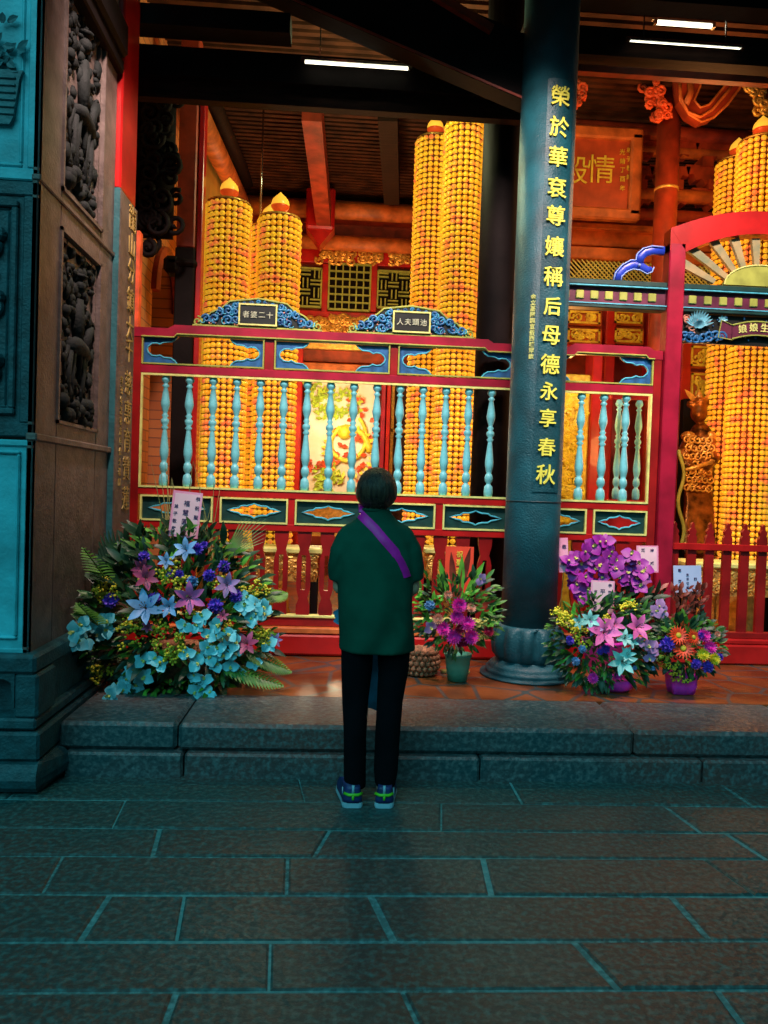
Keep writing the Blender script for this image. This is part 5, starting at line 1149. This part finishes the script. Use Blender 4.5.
# small gerbera bouquet in magenta wrap
Yr = 4.60; p = at(681, 690, 4.64); E_ = thing('gerbera_bouquet', 'small bouquet of red gerberas in a magenta wrapped pot', 'flower pot', (p.x, Yr, PZ))
pz = at(681, 668, Yr); b = MB(); n = 16; vs = []; fs = []
for k, (r, z) in enumerate(((.075, 0), (.085, .05), (.088, .10), (.095, .135))):
    for i in range(32): a = 2*PI*i/32; q = r*(1+.06*math.sin(a*7+k)); sq = 1/max(abs(math.cos(a)), abs(math.sin(a)))**.6; vs.append((pz.x+q*sq*math.cos(a)*.92, Yr+q*sq*math.sin(a)*.92, PZ+z))
for k in range(3):
    for i in range(32): j = (i+1) % 32; fs.append((k*32+i, k*32+j, k*32+32+j, k*32+32+i))
fs.append(tuple(range(31, -1, -1))); fs.append(tuple(range(96, 128))); b.add(vs, fs); b.build('wrapped_pot', 'wrap_magenta', E_, True)
def Yt(px, py): u = (px-688)/34; v = (645-py)/30; return Yr-.16*math.sqrt(max(0, 1-min(1, u*u*.85+v*v*.6)))
for x, y, me, s in ((490, 420, GR, 1.15), (505, 460, GR, 1.25), (537, 425, GR, .9), (568, 420, MM, 1.0), (586, 457, MM, 1.0), (455, 447, CP, 1.2), (567, 478, MY, 1.15), (600, 492, MY, 1.1), (580, 517, CP, .9), (545, 508, CP, .8), (560, 420, CP, .6), (617, 487, CP, .6), (610, 415, MP, .6), (550, 440, MP, .5)):
    px, py = F3(x, y); bloom({id(GR): 'gerbera', id(CP): 'carnation'}.get(id(me), 'chrysanthemum'), me, E_, px, py, Yt(px, py)-.06, s, .25)
def spotE():
    while True:
        px, py = R.uniform(655, 720), R.uniform(612, 676); u = (px-688)/32; v = (645-py)/30
        if u*u+v*v < 1: break
    return at(px, py, Yt(px, py)+R.uniform(0, .15)), (u, -.5, v*.8+.2)
leaves(E_, 'foliage', 'leaf_green', spotE, 230, .055, .025, .5, .2); leaves(E_, 'dark_foliage', 'leaf_dark', spotE, 160, .06, .03, .5, .2)
def spotR(): px, py = R.uniform(672, 705), R.uniform(588, 618); return at(px, py, Yr-.02), (R.uniform(-.6, .6), -.4, 1)
leaves(E_, 'red_foliage', 'leaf_red', spotR, 90, .05, .025, .5, .2)
def spotEY(): px, py = F3(R.uniform(455, 525), R.uniform(500, 560)); return at(px, py, Yt(px, py)-.05), (0, 0, 1)
sprigs(E_, 'yellow_filler', 'filler_yellow', spotEY, 16, .006, .012, 6)
card(E_, 673, 566, 702, 592, Yr+.03, 'card_blue', [(.3, '', .02, 0, 1), (.0, '生日快樂', .018, .3, .9), (-.28, '敬賀', .02, .1, .6), (.28, '謝', .02, .5, .5)], tilt=.03)
# ---------------------------------------------------------------- the worshipper
mk('skin', (.62, .34, .22), .5, var=.1, scale=20, bump=.05); mk('shirt_green', (.005, .075, .048), .95, spec=.15, var=.2, scale=5, bump=.35, bscale=9); mk('trouser_black', (.004, .004, .006), 1, spec=.08, var=.3, scale=5, bump=.3, bscale=10)
mk('hair_dark', (.012, .007, .005), .42, var=.7, scale=14, bump=.9, bscale=30, stretch=(6, 6, .5), col2=(.07, .04, .022)); mk('strap_magenta', (.80, .01, .38), .5, var=.15, scale=20, bump=.1); mk('shoe_navy', (.015, .03, .12), .5, var=.3, scale=20, bump=.2)
mk('sole_pale', (.30, .50, .60), .5, var=.1); mk('shoe_lime', (.12, .60, .02), .4, var=.1); mk('bag_blue', (.06, .32, .55), .7, var=.3, scale=10, bump=.4, bscale=20)
HY = 3.50
hp = lambda x, y, d=0: at(x, y, HY+d)
pl_ = at(368, 806, 3.46)
per = thing('person', 'person seen from behind in dark green shirt, black trousers and magenta strap, praying', 'person', (at(367, 790, HY).x, HY, 0))
Lf = dict()
# body: head, neck, torso core, arms bent forward with hands together, legs
b = MB()
def limb(b, pts, rad, n=12):
    # densify for a smooth surface
    P = [Vector(p) for p in pts]; b.tube(P, rad, n)
    for p, r in zip(P, rad): b.ball(p, r*.99, 12, 8)
hc = hp(376.5, 491); 
headb = MB(); 
b.ball((hc.x, HY+.01, hc.z), .078, 18, 12, sz=1.28, sy=1.15); b.ball((hc.x, HY+.075, hc.z-.035), .05, 12, 8, sz=1.1)   # skull, jaw
b.tube([(hc.x, HY+.088, hc.z+.01), (hc.x, HY+.115, hc.z-.02), (hc.x, HY+.095, hc.z-.03)], [.008, .012, .008], 8)
for s in (-1, 1): b.ball((hc.x+s*.080, HY+.01, hc.z-.01), .018, 8, 6, sz=1.6)
nk = hp(374, 520); limb(b, [(hc.x, HY+.01, hc.z-.06), (nk.x, HY, nk.z-.03)], [.05, .055])
sh = {-1: hp(347, 536), 1: hp(406, 537)}; el = {-1: hp(341, 586, .02), 1: hp(411.5, 587, .02)}; hipz = hp(372, 655)
limb(b, [(nk.x, HY, nk.z-.05), hp(374, 560), hp(373, 610), hp(374, 632)], [.07, .09, .09, .07])
hand = {}
for s in (-1, 1):
    wr = Vector((nk.x+s*.035, HY+.24, el[s].z+.14)); hand[s] = wr
    sh2 = sh[s]+Vector((-s*.012, 0, -.035)); limb(b, [sh2, (sh2+el[s])/2, el[s]], [.040, .043, .040]); limb(b, [el[s], (el[s]*.5+wr*.5), wr], [.038, .034, .024])
    d = Vector((-s*.25, .25, 1)).normalized(); palm = wr+d*.045; b.tube([wr, palm, wr+d*.085], [.022, .030, .028], 10, flat=.55)
    for f in range(4):
        k0 = wr+d*.082+Vector((0, -.027+.018*f, 0)); k1 = k0+d*(.035-.004*abs(f-1.5)); k2 = k1+(d+Vector((-s*.25, 0, 0))).normalized()*(.03-.004*abs(f-1.5)); b.tube([k0, k1, k2], [.0088, .0085, .007], 8)
    b.tube([wr+d*.03+Vector((0, -.02, 0)), wr+d*.055+Vector((-s*.005, -.045, 0)), wr+d*.085+Vector((-s*.012, -.05, 0))], [.010, .010, .008], 8)
lg = {-1: (hp(358, 655), hp(357, 715), hp(354, 770)), 1: (hp(392, 655), hp(389, 715), hp(384.5, 770))}
for s in (-1, 1):
    a, k, f = lg[s]; limb(b, [a, k, f, (f.x, HY, .07)], [.052, .052, .036, .038])
remeshed(b, 'body', 'skin', per, .0075, 4)
# trousers
b = MB()
def el_tube(b, rings, n=20):
    vs = []; fs = []
    for (cx, cy, z, rx, ry) in rings:
        for i in range(n): a = 2*PI*i/n; vs.append((cx+rx*math.cos(a), cy+ry*math.sin(a), z))
    for k in range(len(rings)-1):
        for i in range(n): j = (i+1) % n; fs.append((k*n+i, k*n+j, k*n+n+j, k*n+n+i))
    fs.append(tuple(range(n-1, -1, -1))); fs.append(tuple(range((len(rings)-1)*n, len(rings)*n))); b.add(vs, fs)
px2m = HY/F
def row(xl, xr, y, ry, dy=0): p, q = hp(xl, y), hp(xr, y); return ((p.x+q.x)/2, HY+dy, (p.z+q.z)/2, (q.x-p.x)/2, ry)
for xs in ([(344, 366, 786, .060), (343.5, 366, 770, .058), (343.5, 366.5, 735, .062), (342, 368.5, 700, .070), (341, 372.5, 668, .085), (341, 373.5, 640, .10)], [(375, 395, 785, .060), (373.5, 398, 770, .058), (375, 400, 735, .062), (376.8, 403, 700, .070), (378, 409, 668, .085), (377, 411, 640, .10)]):
    el_tube(b, [row(*r) for r in xs])
el_tube(b, [row(341, 411, 647, .115), row(340, 412, 640, .125), row(341, 411, 625, .12)])
remeshed(b, 'trousers', 'trouser_black', per, .009, 3)
# shirt: boxy, half sleeves to the elbow
b = MB()
el_tube(b, [row(338.5, 415.5, 650, .135, .0), row(339, 414.5, 636, .14), row(338, 412, 610, .135), row(337, 413, 585, .13), row(336, 415, 560, .125), row(337, 416, 540, .11), row(344, 410, 528, .09), row(356, 397, 519, .07), row(362, 391, 512, .055), row(363, 391, 509, .05)], 28)
for s in (-1, 1):
    e = el[s]; S_ = sh[s]
    c0 = hp(351 if s < 0 else 400, 537); c1 = hp(344 if s < 0 else 408, 552); c2 = hp(340.5 if s < 0 else 411.5, 568, .01); c3 = hp(340.5 if s < 0 else 411.5, 579, .02)
    b.tube([c0, c1, c2, c3], [.065, .066, .060, .056], 16); b.ball(c0, .062, 14, 10); b.ball(c1, .064, 14, 10)
# creases
rr = random.Random(2)
sho = remeshed(b, 'shirt', 'shirt_green', per, .008, 6)
me = sho.data
for v in me.vertices:
    w = v.co+per.location; yb_ = 1 if w.y < HY else 0
    k = .0075*math.sin(w.x*38+6*math.sin(w.z*5))*max(0, min(1, (1.22-w.z)*4))+.003*math.sin((w.z*1.0+abs(w.x-nk.x)*1.6)*55)*max(0, min(1, (abs(w.x-nk.x)-.08)*14))
    v.co.y -= k*yb_
me.update()
b = MB(); b.tube([(nk.x+.052*math.cos(a)*1.0, HY+.004+.052*math.sin(a), hp(377, 511).z+.004) for a in [2*PI*i/24 for i in range(24)]], .008, 8, closed=True); b.build('collar', 'shirt_green', per, True)
# hair: short bob following the skull
b = MB(); n = 40; prof_h = []
vs = []; fs = []
hx = hc.x; rows_ = 16; top = hp(377, 467).z; bot = hp(377, 510).z
for k in range(rows_+1):
    t = k/rows_; th = t*PI*.80; z = top-(top-bot)*(1-math.cos(th))/(1-math.cos(PI*.80)); rad = .0935*math.sin(min(th, PI*.5) if th < PI*.5 else PI*.5) if th < PI*.55 else .0935*(1-.62*((th-PI*.55)/(PI*.25))**1.8)
    for i in range(n):
        a = 2*PI*i/n; lock = 1+.022*math.sin(a*13+2.5*math.sin(t*3))*t+.02*math.sin(a*31+t*4)
        yy = math.sin(a); ff = 1.12
        if yy > .55 and t > .45: lock *= .72   # face side
        vs.append((hx+rad*lock*math.cos(a), HY+.005+rad*lock*ff*yy, z+(.010*math.sin(a*11)*t if k == rows_ else 0)))
for k in range(rows_):
    for i in range(n): j = (i+1) % n; fs.append((k*n+i, k*n+n+i, k*n+n+j, k*n+j))
fs.append(tuple(range(n))); fs.append(tuple(range((rows_+1)*n-1, rows_*n-1, -1)))
b.add(vs, fs); b.build('hair', 'hair_dark', per, True)
# eyes and mouth on the far side
mk('eye_dark', (.02, .015, .01), .3, var=.1, bump=0); mk('lip', (.45, .12, .10), .5, var=.1, bump=0)
b = MB()
for s in (-1, 1): b.ball((hx+s*.03, HY+.096, hc.z+.0), .010, 10, 6, sz=.55)
b.build('eyes', 'eye_dark', per, True); b = MB(); b.ball((hx, HY+.118, hc.z-.052), .018, 10, 6, sz=.3, sy=.5); b.build('mouth', 'lip', per, True)
# strap across the back
b = MB(); st = [(361, 515), (367, 521), (375, 529), (385, 541), (394, 551), (401, 562), (405.5, 572), (407, 577)]
P = []
from mathutils.bvhtree import BVHTree
bv = BVHTree.FromObject(sho, bpy.context.evaluated_depsgraph_get())
def on_shirt(px, py, off=.004):
    q = at(px, py, 3.2); d = (at(px, py, 4.0)-q).normalized(); h = bv.ray_cast(q-per.location, d)
    return (h[0]+per.location+h[1]*off) if h[0] is not None else at(px, py, HY-.1)
vs = []; fs = []
mids = [Vector((x, y)) for x, y in st]; dense = []
for i in range(len(mids)-1):
    for k in range(4): dense.append(mids[i].lerp(mids[i+1], k/4))
dense.append(mids[-1])
for i, p in enumerate(dense):
    d = (dense[min(i+1, len(dense)-1)]-dense[max(i-1, 0)]).normalized(); nn = Vector((-d.y, d.x)); w = 4.6 if i < 18 else 3.6
    for s, o in ((-1, .003), (-.5, .007), (.5, .007), (1, .003)): vs.append(on_shirt(p.x+nn.x*w*s, p.y+nn.y*w*s, o))
for i in range(len(dense)-1):
    for k in range(3): fs.append((i*4+k, i*4+k+1, i*4+5+k, i*4+4+k))
b.add(vs, fs)
a = vs[1]; b.tube([a, a+Vector((.0, .06, .035)), a+Vector((.02, .12, -.02)), a+Vector((.06, .16, -.12)), a+Vector((.12, .17, -.3))], .014, 8, flat=.3)
b.build('shoulder_strap', 'strap_magenta', per, True)
# trainers
for s, (xl, xr) in ((-1, (341, 364.5)), (1, (372.5, 394.5))):
    p, q = hp(xl, 795, -.04), hp(xr, 795, -.04); cx = (p.x+q.x)/2; toe = s*.035
    def ringy(z, grow, inset=0):
        out = []
        for u, w in ((0, .55), (.02, .78), (.06, .92), (.3, .90), (.5, .95), (.72, 1.0), (.88, .86), (.97, .5), (1.0, .2)): out.append((u, w*grow))
        L = .245; H = (q.x-p.x)/2*.92
        l = [(cx+toe*u+H*w, HY-.085+L*u, z) for u, w in out]; r = [(cx+toe*u-H*w, HY-.085+L*u, z) for u, w in out[::-1]]
        return l+r
    def shell(levels, name, m, smooth=True):
        b = MB(); vs = []; fs = []
        for z, g, sh_ in levels:
            rg = ringy(z, g); vs += [(x, min(y, HY+.16-sh_) if sh_ else y, z_+0) for x, y, z_ in rg]
        n = 18
        for k in range(len(levels)-1):
            for i in range(n): j = (i+1) % n; fs.append((k*n+i, k*n+j, k*n+n+j, k*n+n+i))
        fs += [tuple(range(n-1, -1, -1)), tuple(range((len(levels)-1)*n, len(levels)*n))]; b.add(vs, fs); return b.build(name, m, per, smooth)
    so = shell([(.002, .98, 0), (.012, 1.05, 0), (.026, 1.0, 0)], 'shoe_sole', 'sole_pale', False)
    shell([(.024, .98, 0), (.045, .97, .005), (.065, .88, .06), (.085, .78, .10), (.098, .74, .12)], 'shoe', 'shoe_navy')
    b = MB(); yy = HY-.085
    b.tube([(cx-.040, yy+.012, .066), (cx-.02, yy-.004, .064), (cx+.02, yy-.004, .064), (cx+.040, yy+.012, .066)], .007, 8); b.tube([(cx, yy-.004, .064), (cx, yy-.006, .042)], .006, 8); b.build('heel_flash', 'shoe_lime', per, True)
    b = MB(); b.tube([(cx-s*-.043, yy+.03, .04), (cx-s*-.046, yy+.06, .075)], .005, 6); b.tube([(cx, yy+.0, .07), (cx, yy+.004, .105)], .007, 6); b.build('pull_tab', 'sole_pale', per, True)
# light blue cloth bag hanging in front, peeping out at the hip and between the legs
t = thing('cloth_bag', 'light blue cloth bag hanging in front of the person', 'bag', (hp(352, 650).x, HY+.2, .7))
b = MB(); c0 = at(350, 640, 3.72); W = .10
vs = []; fs = []
for k, (x, z, w, th) in enumerate(((at(372, 612, 3.72).x, at(366, 625, 3.72).z, .12, .02), (at(372, 640, 3.72).x, at(366, 650, 3.72).z, .10, .05), (at(371, 670, 3.72).x, at(366, 680, 3.72).z, .085, .05), (at(370, 690, 3.72).x, at(366, 708, 3.72).z, .05, .03))):
    for i in range(16): a = 2*PI*i/16; vs.append((x+w*math.cos(a), 3.72+th*math.sin(a), z+.01*math.sin(a*3)))
for k in range(3):
    for i in range(16): j = (i+1) % 16; fs.append((k*16+j, k*16+i, k*16+16+i, k*16+16+j))
fs += [tuple(range(16)), tuple(range(63, 47, -1))]; b.add(vs, fs); b.build('bag_body', 'bag_blue', t, True)
b = MB(); c_ = at(337, 617, 3.68)
b.petal(c_+X_*.06, (-1, -.1, .35), (0, -1, 0), .085, .07, .2, seg=5); b.petal(c_+X_*.06, (-1, -.1, -.25), (0, -1, 0), .08, .06, .1, seg=5); b.build('bag_flap', 'bag_blue', t, True)
b = MB(); b.tube([at(365, 608, 3.72), (nk.x, HY+.22, 1.08)], .008, 6); b.build('bag_handle', 'strap_magenta', t, True)
# ---------------------------------------------------------------- light
sc = bpy.context.scene
w = bpy.data.worlds.new('world'); sc.world = w; w.use_nodes = True; bg = w.node_tree.nodes['Background']; bg.inputs[0].default_value = (.14, .46, .52, 1); bg.inputs[1].default_value = .10
def lamp(name, kind, loc, col, e, size=.3, to=None, spot=None):
    l = bpy.data.lights.new(name, kind); l.color = col; l.energy = e
    if kind == 'AREA': l.size = size
    elif kind == 'SUN': l.angle = size
    else: l.shadow_soft_size = size
    o = bpy.data.objects.new(name, l); C.objects.link(o); o.location = loc
    if to is not None: o.rotation_euler = (Vector(to)-Vector(loc)).to_track_quat('-Z', 'Y').to_euler()
    return o
lamp('courtyard_skylight', 'SUN', (-3.5, -6, 9), (.16, .66, .76), 1.8, math.radians(50), to=(0, 3.6, 0))
for x, e in ((-.8, 520), (.8, 480), (2.5, 620)):
    o = lamp('porch_fill_spot', 'SPOT', (x, 3.38, 4.72), (1, .68, .60), e, .12, to=(x+.05, 5.45, 1.9)); o.data.spot_size = math.radians(68); o.data.spot_blend = .6  # unseen spots added so the reds of railing and flowers show
warm = (1, .40, .12)
lamp('tower_top_fill', 'POINT', (.3, 6.1, 4.5), (.95, 1, .50), 60, .25)  # unseen light added to brighten tower tops, backing up the tube
lamp('hall_fill', 'POINT', (.2, 9.4, 3.6), warm, 70, .3)  # point light without a fixture, added to warm the hall
lamp('altar_lamp', 'POINT', (-.1, 10.3, 2.4), (1, .85, .55), 60, .2)
lamp('hall_fill', 'POINT', (3.0, 6.4, 4.4), warm, 45, .3)  # second unseen light added to warm the right bay
lamp('door_fill', 'POINT', (3.1, 6.2, 2.0), (1, .38, .10), 35, .2)  # no fixture here; light added to warm the doorway
lamp('door_fill', 'POINT', (1.9, 6.6, 2.2), warm, 25, .2)  # likewise an added unseen light, behind the short railing
lamp('left_wall_fill', 'POINT', (-1.2, 8.6, 2.6), (1, .70, .25), 30, .15)  # added unseen light that yellows the left plaster wall
vs_ = sc.view_settings; sc.display_settings.display_device = 'sRGB'; vs_.view_transform = 'Standard'; vs_.look = 'None'; vs_.exposure = 0; vs_.gamma = 1; vs_.use_curve_mapping = False
